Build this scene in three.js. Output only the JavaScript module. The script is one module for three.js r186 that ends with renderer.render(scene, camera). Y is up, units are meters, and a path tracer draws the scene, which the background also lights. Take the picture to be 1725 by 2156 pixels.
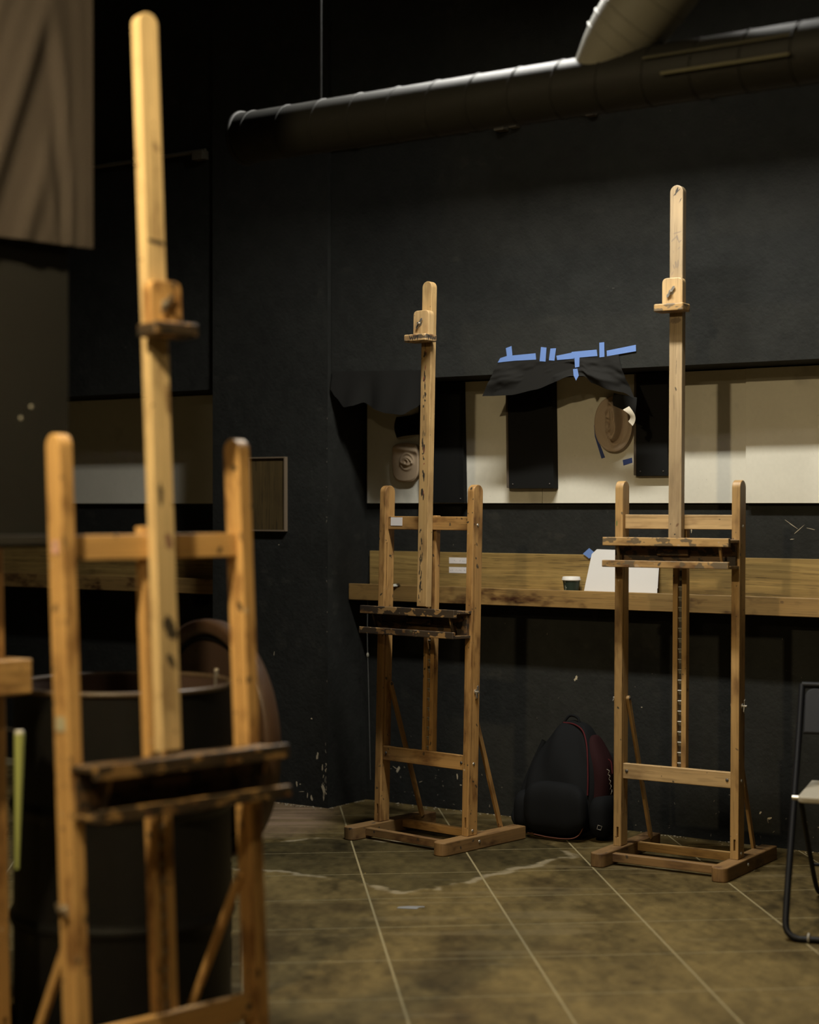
import * as THREE from 'three';
import { RoundedBoxGeometry } from 'three/addons/geometries/RoundedBoxGeometry.js';
import { mergeGeometries, mergeVertices } from 'three/addons/utils/BufferGeometryUtils.js';
import { RectAreaLightUniformsLib } from 'three/addons/lights/RectAreaLightUniformsLib.js';
import { Brush, Evaluator, SUBTRACTION } from 'three-bvh-csg';

// ---------------------------------------------------------------- camera, lights, exposure
const scene = new THREE.Scene();
scene.background = new THREE.Color(0x000000);
const EYE = 1.45, FOCAL = 3700;                       // eye height in metres, focal length in pixels of the 2156 px frame
const camera = new THREE.PerspectiveCamera(2 * Math.atan(1078 / FOCAL) * 180 / Math.PI, 1725 / 2156, 0.05, 60);
camera.position.set(0, EYE, 0);
camera.rotation.x = -Math.atan(18 / FOCAL);
camera.focus = 7.5;
camera.userData.fStop = 1.5;
const renderer = new THREE.WebGLRenderer({ antialias: true });
renderer.toneMapping = THREE.LinearToneMapping;
renderer.toneMappingExposure = 1.0;
renderer.shadowMap.enabled = true;
RectAreaLightUniformsLib.init();

// the long wall: origin at the inner corner beside the pillar, u along the wall, v up, w out into the room
const TH = 34.5 * Math.PI / 180, P0 = [-0.2105, 8.604];
const W = (u, v, w) => new THREE.Vector3(P0[0] + u * Math.cos(TH) - w * Math.sin(TH), v, -(P0[1] - u * Math.sin(TH) - w * Math.cos(TH)));

// a trough of tubes above the far easels and two dome pendants nearer the camera, all hung above the frame
const TROUGH = { p: W(1.85, 3.94, 1.64), len: 1.25, wid: 0.16, L: 235, c: [1, 0.975, 0.90] };
const PENDANTS = [
  { p: new THREE.Vector3(-1.3, 3.30, -2.8), I: 29, c: [1, 0.79, 0.46], label: 'dome pendant lamp hanging left of the near easel' },
  { p: new THREE.Vector3(-0.6, 3.30, -0.7), I: 6, c: [1, 0.79, 0.46], label: 'dome pendant lamp hanging just before the camera' },
];

// ---------------------------------------------------------------- helpers
function rng(seed) { let s = seed >>> 0; return () => { s = (s + 0x6D2B79F5) >>> 0; let t = s; t = Math.imul(t ^ t >>> 15, t | 1); t ^= t + Math.imul(t ^ t >>> 7, t | 61); return ((t ^ t >>> 14) >>> 0) / 4294967296; }; }
function hash(x, y, s) { let h = Math.imul(x, 374761393) ^ Math.imul(y, 668265263) ^ Math.imul(s, 974634511); h = Math.imul(h ^ h >>> 13, 1274126177); return ((h ^ h >>> 16) >>> 0) / 4294967296; }
function vnoise(x, y, px, py, s) {                     // value noise, periodic in px, py cells
  const xi = Math.floor(x), yi = Math.floor(y), fx = x - xi, fy = y - yi;
  let x0 = xi % px; if (x0 < 0) x0 += px; let x1 = x0 + 1; if (x1 === px) x1 = 0;
  let y0 = yi % py; if (y0 < 0) y0 += py; let y1 = y0 + 1; if (y1 === py) y1 = 0;
  const sx = fx * fx * (3 - 2 * fx), sy = fy * fy * (3 - 2 * fy);
  const a = hash(x0, y0, s), b = hash(x1, y0, s), c = hash(x0, y1, s), d = hash(x1, y1, s);
  return a + (b - a) * sx + (c - a) * sy + (a - b - c + d) * sx * sy;
}
function fbm(u, v, cx, cy, oct, s) { let f = 0, a = 0.5, t = 0; for (let i = 0; i < oct; i++) { f += a * vnoise(u * cx, v * cy, cx, cy, s + i * 17); t += a; a *= 0.55; cx *= 2; cy *= 2; } return f / t; }
const clamp = (x, a = 0, b = 1) => Math.min(b, Math.max(a, x));
const smooth = (a, b, x) => { const t = clamp((x - a) / (b - a)); return t * t * (3 - 2 * t); };
const toS = x => 255 * (x <= 0.0031308 ? 12.92 * x : 1.055 * Math.pow(Math.max(x, 0), 1 / 2.4) - 0.055);
function tex(w, h, fn, { srgb = true, after } = {}) {  // fn(u, v) gives linear rgb
  const d = new Uint8Array(w * h * 4);
  for (let y = 0; y < h; y++) for (let x = 0; x < w; x++) {
    const c = fn((x + 0.5) / w, (y + 0.5) / h), i = (y * w + x) * 4;
    for (let k = 0; k < 3; k++) d[i + k] = clamp(srgb ? toS(c[k]) : 255 * c[k], 0, 255);
    d[i + 3] = 255;
  }
  if (after) after(d, w, h);
  const t = new THREE.DataTexture(d, w, h, THREE.RGBAFormat);
  t.wrapS = t.wrapT = THREE.RepeatWrapping; t.magFilter = THREE.LinearFilter; t.minFilter = THREE.LinearMipmapLinearFilter; t.generateMipmaps = true;
  if (srgb) t.colorSpace = THREE.SRGBColorSpace;
  t.needsUpdate = true; return t;
}
const lin = (r, g, b) => new THREE.Color().setRGB(r, g, b);
function mat(c, rough = 0.7, extra = {}) { return new THREE.MeshStandardMaterial({ color: Array.isArray(c) ? lin(...c) : c, roughness: rough, ...extra }); }
function matte(c, rough = 0.85, extra = {}) { return new THREE.MeshPhysicalMaterial({ color: lin(...c), roughness: rough, specularIntensity: 0.22, ...extra }); }
const names = new Map();
function numbered(n) { const k = names.get(n) || 0; names.set(n, k + 1); return k ? `${n}_${String(k).padStart(3, '0')}` : n; }
function tag(o, label, category, group, kind) { o.userData.label = label; if (category) o.userData.category = category; if (group) o.userData.group = group; if (kind) o.userData.kind = kind; return o; }
function thing(name, label, category, pos, yaw = 0, group) { const g = new THREE.Group(); g.name = numbered(name); if (pos) g.position.copy(pos); g.rotation.y = yaw; tag(g, label, category, group); scene.add(g); return g; }
function part(name, geo, m, parent, pos, rot, label) {
  const o = new THREE.Mesh(geo, m); o.name = name; o.castShadow = o.receiveShadow = true;
  if (pos) o.position.set(...pos); if (rot) o.rotation.set(...rot);
  if (label) o.userData.label = label; parent.add(o); return o;
}
function solo(name, geo, m, label, category, pos, yaw = 0, group) { const o = new THREE.Mesh(geo, m); o.name = numbered(name); o.castShadow = o.receiveShadow = true; if (pos) o.position.copy(pos); o.rotation.y = yaw; tag(o, label, category, group); scene.add(o); return o; }
function struct(name, geo, m, pos, yaw = 0) { const o = new THREE.Mesh(geo, m); o.name = name; o.castShadow = o.receiveShadow = true; if (pos) o.position.copy(pos); o.rotation.y = yaw; o.userData.kind = 'structure'; scene.add(o); return o; }
const AX = { x: 0, y: 1, z: 2 };
// box-mapped uv in metres, v runs along the grain axis; su, sv = metres per repeat
function grainUV(g, axis, ou = 0, ov = 0, su = 0.5, sv = 2) {
  g = g.index ? g.toNonIndexed() : g; const p = g.attributes.position, uv = new Float32Array(p.count * 2), L = AX[axis];
  const a = new THREE.Vector3(), b = new THREE.Vector3(), c = new THREE.Vector3(), n = new THREE.Vector3();
  for (let i = 0; i < p.count; i += 3) {
    a.fromBufferAttribute(p, i); b.fromBufferAttribute(p, i + 1); c.fromBufferAttribute(p, i + 2);
    n.copy(b).sub(a).cross(c.clone().sub(a)); const m = [Math.abs(n.x), Math.abs(n.y), Math.abs(n.z)];
    let N = m.indexOf(Math.max(...m)), ua, va = L;
    if (N === L) { ua = (L + 1) % 3; va = (L + 2) % 3; } else ua = 3 - L - N;
    [a, b, c].forEach((q, k) => { const e = [q.x, q.y, q.z]; uv[(i + k) * 2] = (e[ua] + (N === (L + 1) % 3 ? 0.13 : 0)) / su + ou; uv[(i + k) * 2 + 1] = e[va] / sv + ov; });
  }
  g.setAttribute('uv', new THREE.BufferAttribute(uv, 2)); return g;
}
const R0 = rng(77);
const bar = (w, h, d, axis, r = 0.003, o) => grainUV(new RoundedBoxGeometry(w, h, d, 2, Math.min(r, w / 2.1, h / 2.1, d / 2.1)), axis, o ? o[0] : R0(), o ? o[1] : R0());
function extr(shape, depth, bev = 0.003, seg = 10) { const g = new THREE.ExtrudeGeometry(shape, { depth: depth - 2 * bev, bevelEnabled: bev > 0, bevelThickness: bev, bevelSize: bev, bevelOffset: -bev, bevelSegments: 2, curveSegments: seg }); g.translate(0, 0, -(depth - 2 * bev) / 2); return g; }
function tube(pts, r, seg = 24, rad = 10, closed = false, t = 0.5) { return new THREE.TubeGeometry(new THREE.CatmullRomCurve3(pts.map(p => p.isVector3 ? p : new THREE.Vector3(...p)), closed, 'catmullrom', t), seg, r, rad, closed); }
function rod(a, b, r, rad = 10) { a = a.isVector3 ? a : new THREE.Vector3(...a); b = b.isVector3 ? b : new THREE.Vector3(...b); const g = new THREE.CylinderGeometry(r, r, a.distanceTo(b), rad); g.applyQuaternion(new THREE.Quaternion().setFromUnitVectors(new THREE.Vector3(0, 1, 0), b.clone().sub(a).normalize())); const m = a.clone().add(b).multiplyScalar(0.5); g.translate(m.x, m.y, m.z); return g; }
const strip = g => { for (const k of Object.keys(g.attributes)) if (!['position', 'normal', 'uv'].includes(k)) g.deleteAttribute(k); return g; };
const merge = list => mergeGeometries(list.map(g => strip(g.index ? g.toNonIndexed() : g)));
const V2 = (a) => a.map(p => new THREE.Vector2(p[0], p[1]));
// grid surface from fn(s, t) -> [x, y, z]
function sheet(nx, ny, fn, thick = 0) {
  const make = (off, flip) => {
    const g = new THREE.PlaneGeometry(1, 1, nx, ny), p = g.attributes.position, uv = g.attributes.uv;
    for (let i = 0; i < p.count; i++) { const q = fn(uv.getX(i), uv.getY(i)); p.setXYZ(i, q[0], q[1], q[2] + off); uv.setXY(i, q[0], q[1]); }
    if (flip) { const ix = g.index; for (let i = 0; i < ix.count; i += 3) { const t = ix.getX(i); ix.setX(i, ix.getX(i + 1)); ix.setX(i + 1, t); } }
    g.computeVertexNormals(); return g;
  };
  return thick ? merge([make(0, false), make(-thick, true)]) : make(0, false);
}

// ---------------------------------------------------------------- materials
const WOOD = { su: 0.5, sv: 2 };
function woodTex(seed, base, { dirt = 0.25, splat = 0, gc = 1, splatCol = [0.03, 0.022, 0.016], warm = 0.12, marks = [], w = 384, h = 1024, paints = [] } = {}) {
  const R = rng(seed);
  return tex(w, h, (u, v) => {
    const wob = (fbm(u, v, 4, 3, 3, seed + 3) - 0.5) * 0.06;
    const g1 = fbm(u + wob, v, 40, 2, 3, seed), g2 = fbm(u + wob, v, 130, 5, 2, seed + 9), tone = fbm(u, v, 5, 6, 3, seed + 31);
    const pore = smooth(0.70, 0.85, vnoise((u + wob) * 170, v * 26, 170, 26, seed + 5));
    let k = 0.95 + gc * (0.30 * (g1 - 0.5) + 0.22 * (g2 - 0.5)) + 0.36 * (tone - 0.5) - 0.16 * gc * pore;
    let c = [base[0] * k, base[1] * k * (1 - warm * (1 - g1) * 0.4), base[2] * k * (1 - warm * (1 - g1))];
    const d1 = fbm(u, v, 10, 16, 4, seed + 50), d2 = fbm(u, v, 34, 60, 3, seed + 60);
    const dm = dirt * smooth(0.50, 0.78, d1) * (0.4 + 0.9 * d2);
    c = c.map((x, i) => x * (1 - 0.75 * dm * [0.85, 0.95, 1][i]));
    const s1 = fbm(u, v, 26, 56, 3, seed + 70), s2 = fbm(u, v, 9, 14, 2, seed + 80);
    const th = 0.72 - 0.42 * splat * (0.55 + 0.9 * s2) - (splat ? 0 : -1);
    const sm = smooth(th, th + 0.035, s1);
    c = c.map((x, i) => x + (splatCol[i] - x) * sm * 0.92);
    return c;
  }, { after(d, w, h) {
    const blob = (mx, my, rx, ry, col, a, ang = 0) => {  // metres in the texture
      const cu = mx / WOOD.su * w, cv = my / WOOD.sv * h, ru = rx / WOOD.su * w, rv = ry / WOOD.sv * h, n = Math.ceil(Math.max(ru, rv) * 1.6) + 2, s0 = Math.floor(R() * 900);
      for (let j = -n; j <= n; j++) for (let i = -n; i <= n; i++) {
        const px = i / w * WOOD.su, py = j / h * WOOD.sv, ca = Math.cos(ang), sa = Math.sin(ang), qx = (px * ca + py * sa) / rx, qy = (-px * sa + py * ca) / ry;
        const e = Math.hypot(qx, qy) + 0.7 * (fbm(i / 60 + 0.5, j / 60 + 0.5, 14, 14, 2, s0) - 0.5);
        const m = a * (1 - smooth(0.8, 1.05, e)); if (m <= 0) continue;
        const X = ((Math.floor(cu + i) % w) + w) % w, Y = ((Math.floor(cv + j) % h) + h) % h, o = (Y * w + X) * 4;
        for (let k = 0; k < 3; k++) d[o + k] += (toS(col[k]) - d[o + k]) * m;
      }
    };
    for (const [n, rMax, col, a] of paints) for (let i = 0; i < n; i++) { const r = rMax * (0.25 + 0.75 * R() * R()); blob(R() * WOOD.su, R() * WOOD.sv, r * (0.6 + 0.6 * R()), r * (0.8 + 1.2 * R()), col, a * (0.6 + 0.4 * R()), R() * 3); }
    for (const [x0, y0, x1, y1, wd, col, a] of marks) { const L = Math.hypot(x1 - x0, y1 - y0); blob((x0 + x1) / 2, (y0 + y1) / 2, L / 2 + wd, wd, col, a, Math.atan2(y1 - y0, x1 - x0)); }
  } });
}
const PINE = [0.42, 0.285, 0.135], HONEY = [0.38, 0.235, 0.09], AMBER = [0.36, 0.205, 0.07], DK = [0.02, 0.017, 0.014], WHITE = [0.6, 0.56, 0.5];
const wm = (t, r = 0.55) => mat([1, 1, 1], r, { map: t });
const M = {};
M.pine = wm(woodTex(11, PINE, { dirt: 0.5, gc: 1.3, paints: [[60, 0.006, DK, 0.8], [8, 0.006, [0.2, 0.06, 0.03], 0.6]] }), 0.5);
M.honey = wm(woodTex(21, HONEY, { dirt: 0.75, gc: 1.3, paints: [[110, 0.007, DK, 0.85], [12, 0.005, WHITE, 0.7]] }), 0.5);
M.amber = wm(woodTex(31, AMBER, { dirt: 0.85, gc: 1.3, paints: [[170, 0.008, DK, 0.85], [14, 0.005, WHITE, 0.6]] }), 0.5);
M.grubby = wm(woodTex(41, [0.60, 0.365, 0.14], { dirt: 1.0, paints: [[90, 0.014, DK, 0.85], [16, 0.01, WHITE, 0.5]] }), 0.55);
M.baseWood = wm(woodTex(51, [0.20, 0.115, 0.042], { dirt: 1.0, paints: [[60, 0.012, DK, 0.8]] }), 0.6);
M.trayLight = wm(woodTex(61, HONEY, { dirt: 1.1, splat: 0.42, splatCol: [0.11, 0.08, 0.045], paints: [[160, 0.013, [0.08, 0.06, 0.045], 0.8], [90, 0.010, [0.42, 0.32, 0.24], 0.7], [40, 0.008, DK, 0.85]] }), 0.55);
const WD = [[-0.030, 0.008, -0.024, -0.008], [-0.024, -0.008, -0.016, 0.004], [-0.016, 0.004, -0.010, -0.008], [-0.010, -0.008, -0.002, 0.009], [0.002, -0.008, 0.008, 0.010], [0.013, 0.006, 0.020, 0.008], [0.020, 0.008, 0.018, -0.001], [0.018, -0.001, 0.013, 0.006], [0.020, 0.006, 0.016, -0.010]];
M.ledgeMarked = wm(woodTex(66, PINE, { dirt: 1.0, splat: 0.3, splatCol: [0.06, 0.045, 0.03], marks: WD.map(q => [0.25 + q[1], 0.5 + q[0], 0.25 + q[3], 0.5 + q[2], 0.0026, DK, 0.95]), paints: [[120, 0.008, [0.06, 0.045, 0.03], 0.8]] }), 0.55);
M.trayDark = wm(woodTex(71, [0.30, 0.18, 0.07], { dirt: 1.2, splat: 0.75, splatCol: [0.022, 0.016, 0.011], paints: [[130, 0.012, DK, 0.9], [60, 0.008, [0.34, 0.28, 0.22], 0.8], [40, 0.008, [0.26, 0.10, 0.06], 0.7], [40, 0.009, [0.10, 0.10, 0.05], 0.8]] }), 0.55);
M.trayBack = wm(woodTex(81, [0.13, 0.075, 0.032], { dirt: 1.0, splat: 0.4, splatCol: [0.02, 0.014, 0.01], paints: [[40, 0.012, [0.2, 0.15, 0.1], 0.5]] }), 0.6);
// mast of the right easel with its pencil and brush marks; metres from the mast foot, x about 0.25
const mk = (x, y, x2, y2, w, a = 0.55, c = [0.16, 0.12, 0.09]) => [0.25 + x, y, 0.25 + x2, y2, w, c, a];
M.mastMarked = wm(woodTex(91, [0.335, 0.248, 0.142], { dirt: 0.3, marks: [
  mk(-0.004, 1.372, 0.004, 1.394, 0.005, 0.95, DK), mk(-0.012, 1.366, 0.012, 1.388, 0.0022, 0.9, DK), mk(0.012, 1.336, 0.023, 1.356, 0.0015, 0.8, DK),
  mk(-0.012, 1.215, 0.020, 1.222, 0.003), mk(0.004, 1.205, -0.020, 1.185, 0.003), mk(0.004, 1.198, 0.012, 1.178, 0.003), mk(0.012, 1.178, 0.022, 1.186, 0.003), mk(0.002, 1.205, 0.006, 1.19, 0.004, 0.5),
  mk(0.010, 1.153, 0.016, 1.158, 0.003, 0.4), mk(-0.012, 1.146, -0.010, 1.136, 0.002, 0.3),
  mk(-0.002, 1.105, 0.0, 1.078, 0.004), mk(0.010, 1.105, 0.008, 1.08, 0.004), mk(-0.014, 1.092, -0.006, 1.075, 0.003, 0.5), mk(-0.02, 1.05, -0.012, 1.062, 0.004, 0.35),
  mk(-0.01, 0.865, 0.012, 0.87, 0.012, 0.5, [0.08, 0.05, 0.03]), mk(0.0, 0.60, 0.004, 0.59, 0.003, 0.7, DK), mk(0.01, 0.05, 0.016, 0.056, 0.005, 0.8, [0.12, 0.06, 0.03]), mk(0, 0.015, 0.001, 0.016, 0.003, 0.95, DK), mk(0.002, 0.64, 0.004, 0.72, 0.0012, 0.4, DK)],
  paints: [[40, 0.003, DK, 0.7]] }), 0.5);
M.mastStreaked = wm(woodTex(101, [0.40, 0.265, 0.115], { dirt: 0.45, marks: [...Array(46)].map((_, i) => { const r = rng(i * 7 + 5), y = 0.45 + 0.85 * r(), x = -0.004 + 0.012 * (r() - 0.5); return mk(x, y, x + 0.006 * (r() - 0.5), y - 0.03 * r(), 0.0016 + 0.004 * r(), 0.85, i % 6 === 0 ? [0.16, 0.025, 0.02] : DK); }).concat(
  [...Array(30)].map((_, i) => { const r = rng(i * 13 + 2), y = 0.02 + 0.32 * r(), x = -0.018 + 0.02 * r(); return mk(x, y, x + 0.006 * (r() - 0.5), y - 0.025 * r(), 0.0012 + 0.002 * r(), 0.85, DK); })), paints: [[60, 0.005, DK, 0.8]] }), 0.5);
M.mastFront = wm(woodTex(111, [0.66, 0.50, 0.27], { dirt: 0.5, marks: [mk(-0.02, 1.20, 0.02, 1.196, 0.006, 0.8, DK), mk(0.004, 1.2, 0.006, 1.50, 0.003, 0.55, [0.12, 0.07, 0.03]), mk(0.0, 0.30, 0.012, 0.27, 0.016, 0.85, DK), mk(0.0, 0.22, 0.008, 0.2, 0.009, 0.8, DK), mk(0.008, 0.50, 0.01, 0.48, 0.012, 0.6, [0.14, 0.06, 0.05]), mk(-0.01, 0.62, -0.008, 0.58, 0.007, 0.7, DK), mk(0.018, 0.85, 0.022, 0.80, 0.01, 0.5, [0.1, 0.05, 0.02])], paints: [[70, 0.012, [0.09, 0.05, 0.025], 0.6]] }), 0.5);
M.oak = wm(woodTex(121, [0.27, 0.185, 0.062], { dirt: 0.3, gc: 2.0, warm: 0.2, paints: [[14, 0.004, DK, 0.5]] }), 0.55);
M.oakRail = wm(woodTex(131, [0.255, 0.16, 0.055], { dirt: 1.25, gc: 1.4, warm: 0.2, paints: [[10, 0.02, [0.09, 0.05, 0.02], 0.6]] }), 0.55);
M.steel = mat([0.55, 0.52, 0.46], 0.35, { metalness: 0.9 });
M.tooth = mat([0.34, 0.32, 0.27], 0.55, { metalness: 0.6 });
M.darkSteel = mat([0.10, 0.09, 0.08], 0.45, { metalness: 0.7 });
const blackTex = tex(1024, 1024, (u, v) => {
  const a = fbm(u, v, 5, 5, 5, 301), b = fbm(u, v, 60, 60, 3, 302), sp = vnoise(u * 240, v * 240, 240, 240, 303), sc = fbm(u, v, 9, 30, 3, 309);
  let k = 0.62 + 0.55 * a + 0.35 * (b - 0.5);
  let c = [0.0215 * k, 0.0220 * k, 0.0197 * k];
  const s = smooth(0.993, 0.999, sp) * 0.35; c = c.map((x, i) => x + ([0.3, 0.28, 0.23][i] - x) * s);
  const cl = smooth(0.70, 0.80, sc) * smooth(0.5, 0.7, b) * 0.25; return c.map((x, i) => x + ([0.04, 0.038, 0.03][i] - x) * cl);
});
const roughBump = tex(512, 512, (u, v) => { const a = fbm(u, v, 40, 40, 4, 401); return [a, a, a]; }, { srgb: false });
blackTex.repeat.set(1 / 2.6, 1 / 2.6); roughBump.repeat.set(1 / 0.6, 1 / 0.6);
M.wall = matte([1, 1, 1], 0.8, { map: blackTex, bumpMap: roughBump, bumpScale: 0.0015 });
M.ceiling = matte([0.015, 0.016, 0.015], 0.9);
M.blackPaint = matte([0.0075, 0.0075, 0.007], 0.7);
M.whiteBoard = mat([1, 1, 1], 0.55, { map: (() => { const t = tex(1024, 512, (u, v) => {
  const a = fbm(u, v, 8, 4, 4, 501), b = fbm(u, v, 120, 60, 2, 502), sp = vnoise(u * 150, v * 75, 150, 75, 503), st = fbm(u, v, 7, 4, 4, 509);
  let k = 0.95 + 0.10 * (a - 0.5) + 0.05 * (b - 0.5); k *= 1 - 0.22 * smooth(0.62, 0.8, st);
  const s = smooth(0.986, 0.996, sp) * 0.7; return [0.66 * k, 0.63 * k, 0.53 * k].map((x, i) => x + ([0.12, 0.09, 0.05][i] - x) * s);
}); t.repeat.set(1 / 1.4, 1 / 0.7); return t; })() });

// ---------------------------------------------------------------- floor: scored square tiles
const TA = [0.9956, -0.0934], FX0 = -3.4, FX1 = 4.4, FZ0 = 2.8, FZ1 = 9.8;   // TA: unit vector across the tile rows in (x, depth)
const patch = [[-0.75, 7.42], [-0.35, 7.60], [0.12, 7.48], [0.55, 7.62], [0.66, 7.22], [0.30, 6.86], [0.10, 6.60], [-0.02, 6.56], [-0.27, 6.78], [-0.56, 6.94], [-0.9, 7.05]];
function polyDist(x, y, P) { let d = 1e9, inside = false; for (let i = 0, j = P.length - 1; i < P.length; j = i++) { const [ax, ay] = P[j], [bx, by] = P[i]; const ex = bx - ax, ey = by - ay, t = clamp(((x - ax) * ex + (y - ay) * ey) / (ex * ex + ey * ey)); d = Math.min(d, Math.hypot(x - ax - t * ex, y - ay - t * ey)); if ((ay > y) !== (by > y) && x < (bx - ax) * (y - ay) / (by - ay) + ax) inside = !inside; } return inside ? -d : d; }
const floorTex = tex(2048, 2048, (u, v) => {
  const X = FX0 + u * (FX1 - FX0), Z = FZ0 + v * (FZ1 - FZ0);
  const a = fbm(u, v, 9, 9, 5, 601), b = fbm(u, v, 40, 22, 4, 602), c2 = fbm(u, v, 260, 120, 2, 603), st = fbm(u, v, 22, 12, 4, 604), sc = fbm(u, v, 16, 90, 3, 605);
  let k = 0.90 + 0.8 * (a - 0.5) + 1.0 * (b - 0.5) + 0.7 * (c2 - 0.5);
  let c = [0.096 * k, 0.069 * k, 0.026 * k];
  const dk = smooth(0.55, 0.80, st); c = c.map((x, i) => x * (1 - 0.5 * dk * [0.95, 1, 1][i]));
  const lt = smooth(0.66, 0.80, sc) * 0.3; c = c.map((x, i) => x + ([0.16, 0.125, 0.065][i] - x) * lt);
  if (X > -1.6 && X < 1.4 && Z > 6.2) {
    const dd = polyDist(X, Z, patch) + 0.10 * (fbm(u, v, 70, 60, 4, 610) - 0.5);
    const ins = 1 - smooth(-0.01, 0.01, dd); c = c.map((x, i) => x * (1 - 0.45 * ins * [1, 0.92, 0.85][i]));
    const ed = (1 - smooth(0.006, 0.03, Math.abs(dd - 0.012))) * smooth(0.42, 0.62, b + 0.25 * (c2 - 0.5)); c = c.map((x, i) => x + ([0.22, 0.185, 0.12][i] - x) * ed * 0.75);
    const pk = smooth(0.05, 0.3, dd) * smooth(-0.28, -0.5, X) * smooth(7.1, 7.5, Z) * (0.5 + 0.5 * smooth(0.4, 0.6, fbm(u, v, 12, 160, 3, 611))); c = c.map((x, i) => x + ([0.22, 0.15, 0.10][i] - x) * pk * 0.8);
  }
  return c;
});
floorTex.wrapS = floorTex.wrapT = THREE.ClampToEdgeWrapping;
const floorBump = tex(512, 512, (u, v) => { const a = fbm(u, v, 60, 60, 4, 620); return [a, a, a]; }, { srgb: false });
floorBump.repeat.set(9, 9);
M.floor = matte([1, 1, 1], 0.6, { map: floorTex, bumpMap: floorBump, bumpScale: 0.003 });
M.grout = matte([0.21, 0.175, 0.095], 0.9);
const floor = new THREE.Group(); floor.name = 'floor'; floor.userData.kind = 'structure'; scene.add(floor);
{
  const g = new THREE.BoxGeometry(24, 0.2, 24); part('slab', g, M.grout, floor, [0, -0.1006, -5]);
  const a0 = 0.455, sa = 0.4625, b0 = 5.12, sb = 0.434;
  const fuv = g => { const p = g.attributes.position, uv = g.attributes.uv; for (let i = 0; i < p.count; i++) uv.setXY(i, (p.getX(i) - FX0) / (FX1 - FX0), (-p.getZ(i) - FZ0) / (FZ1 - FZ0)); return g; };
  let n = 0;
  for (let j = -6; j <= 10; j++) for (let i = -8; i <= 8; i++) {
    const a = a0 + (i + 0.5) * sa, b = b0 + (j + 0.5) * sb;                       // tile centre in the tile frame
    const X = a * TA[0] - b * 0.0934, Z = a * 0.0934 + b * 0.9956;
    const w = (X - P0[0]) * -Math.sin(TH) + (Z - P0[1]) * -Math.cos(TH); if (w < -0.3) continue;
    const r = hash(i + 40, j + 40, 5);
    const geo = new THREE.BoxGeometry(sa - 0.0078, 0.02, sb - 0.0075);
    geo.rotateX((r - 0.5) * 0.0012); geo.rotateY(-Math.atan2(-TA[1], TA[0]) * -1); geo.translate(X, -0.0100, -Z);
    part('tile', fuv(geo), M.floor, floor); n++;
  }
}

// ---------------------------------------------------------------- walls, pillar, ceiling
function wallBox(name, u0, u1, v0, v1, w0, w1, m) { const g = grainUV(new THREE.BoxGeometry(u1 - u0, v1 - v0, w1 - w0), 'y', R0(), R0(), 1, 1); return struct(name, g, m, W((u0 + u1) / 2, (v0 + v1) / 2, (w0 + w1) / 2), -TH); }
const wallBack = wallBox('wall_back', -4.2, 6.8, 0, 4.25, -0.2, 0, M.wall);
wallBox('wall_left', -4.4, -4.2, 0, 4.25, -0.2, 9.7, M.wall);
wallBox('wall_right', 6.8, 7.0, 0, 4.25, -0.2, 9.7, M.wall);
wallBox('wall_front', -4.2, 6.8, 0, 4.25, 9.5, 9.7, M.wall);
wallBox('ceiling', -4.4, 7.0, 4.25, 4.45, -0.2, 9.7, M.ceiling);
wallBox('wall_header_right', 0, 6.8, 2.026, 4.25, 0, 0.285, M.wall);
wallBox('wall_header_left', -4.2, -0.722, 2.02, 4.25, 0, 0.285, M.wall);
const pillar = wallBox('wall_pillar', -0.722, -0.003, 0, 4.25, 0, 0.31, M.wall);
// flaked paint: small pale scars, parts of the wall they sit on
M.flake = mat([0.42, 0.36, 0.25], 0.9); M.fleck = mat([0.13, 0.115, 0.085], 0.9);
function flakes(parent, list, seed, mm = M.flake, nm = 'paint_flakes') {
  const R = rng(seed), gs = [];
  for (const [u, v, w, len, wid, ang, side] of list) {
    const pts = []; const n = 11; for (let i = 0; i < n; i++) { const t = i / n * Math.PI * 2, k = 0.55 + 0.65 * R(); pts.push([Math.cos(t) * len / 2 * k, Math.sin(t) * wid / 2 * k]); }
    const g = new THREE.ExtrudeGeometry(new THREE.Shape(V2(pts)), { depth: 0.0008, bevelEnabled: false }); g.rotateZ(ang); if (side) g.rotateY(Math.PI / 2);
    const p = W(u, v, w); g.rotateY(-TH); g.translate(p.x, p.y, p.z); gs.push(g);
  }
  const m = merge(gs); parent.updateMatrixWorld(true); m.applyMatrix4(parent.matrixWorld.clone().invert()); const o = part(nm, m, mm, parent); o.userData.kind = 'stuff';
}
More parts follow.
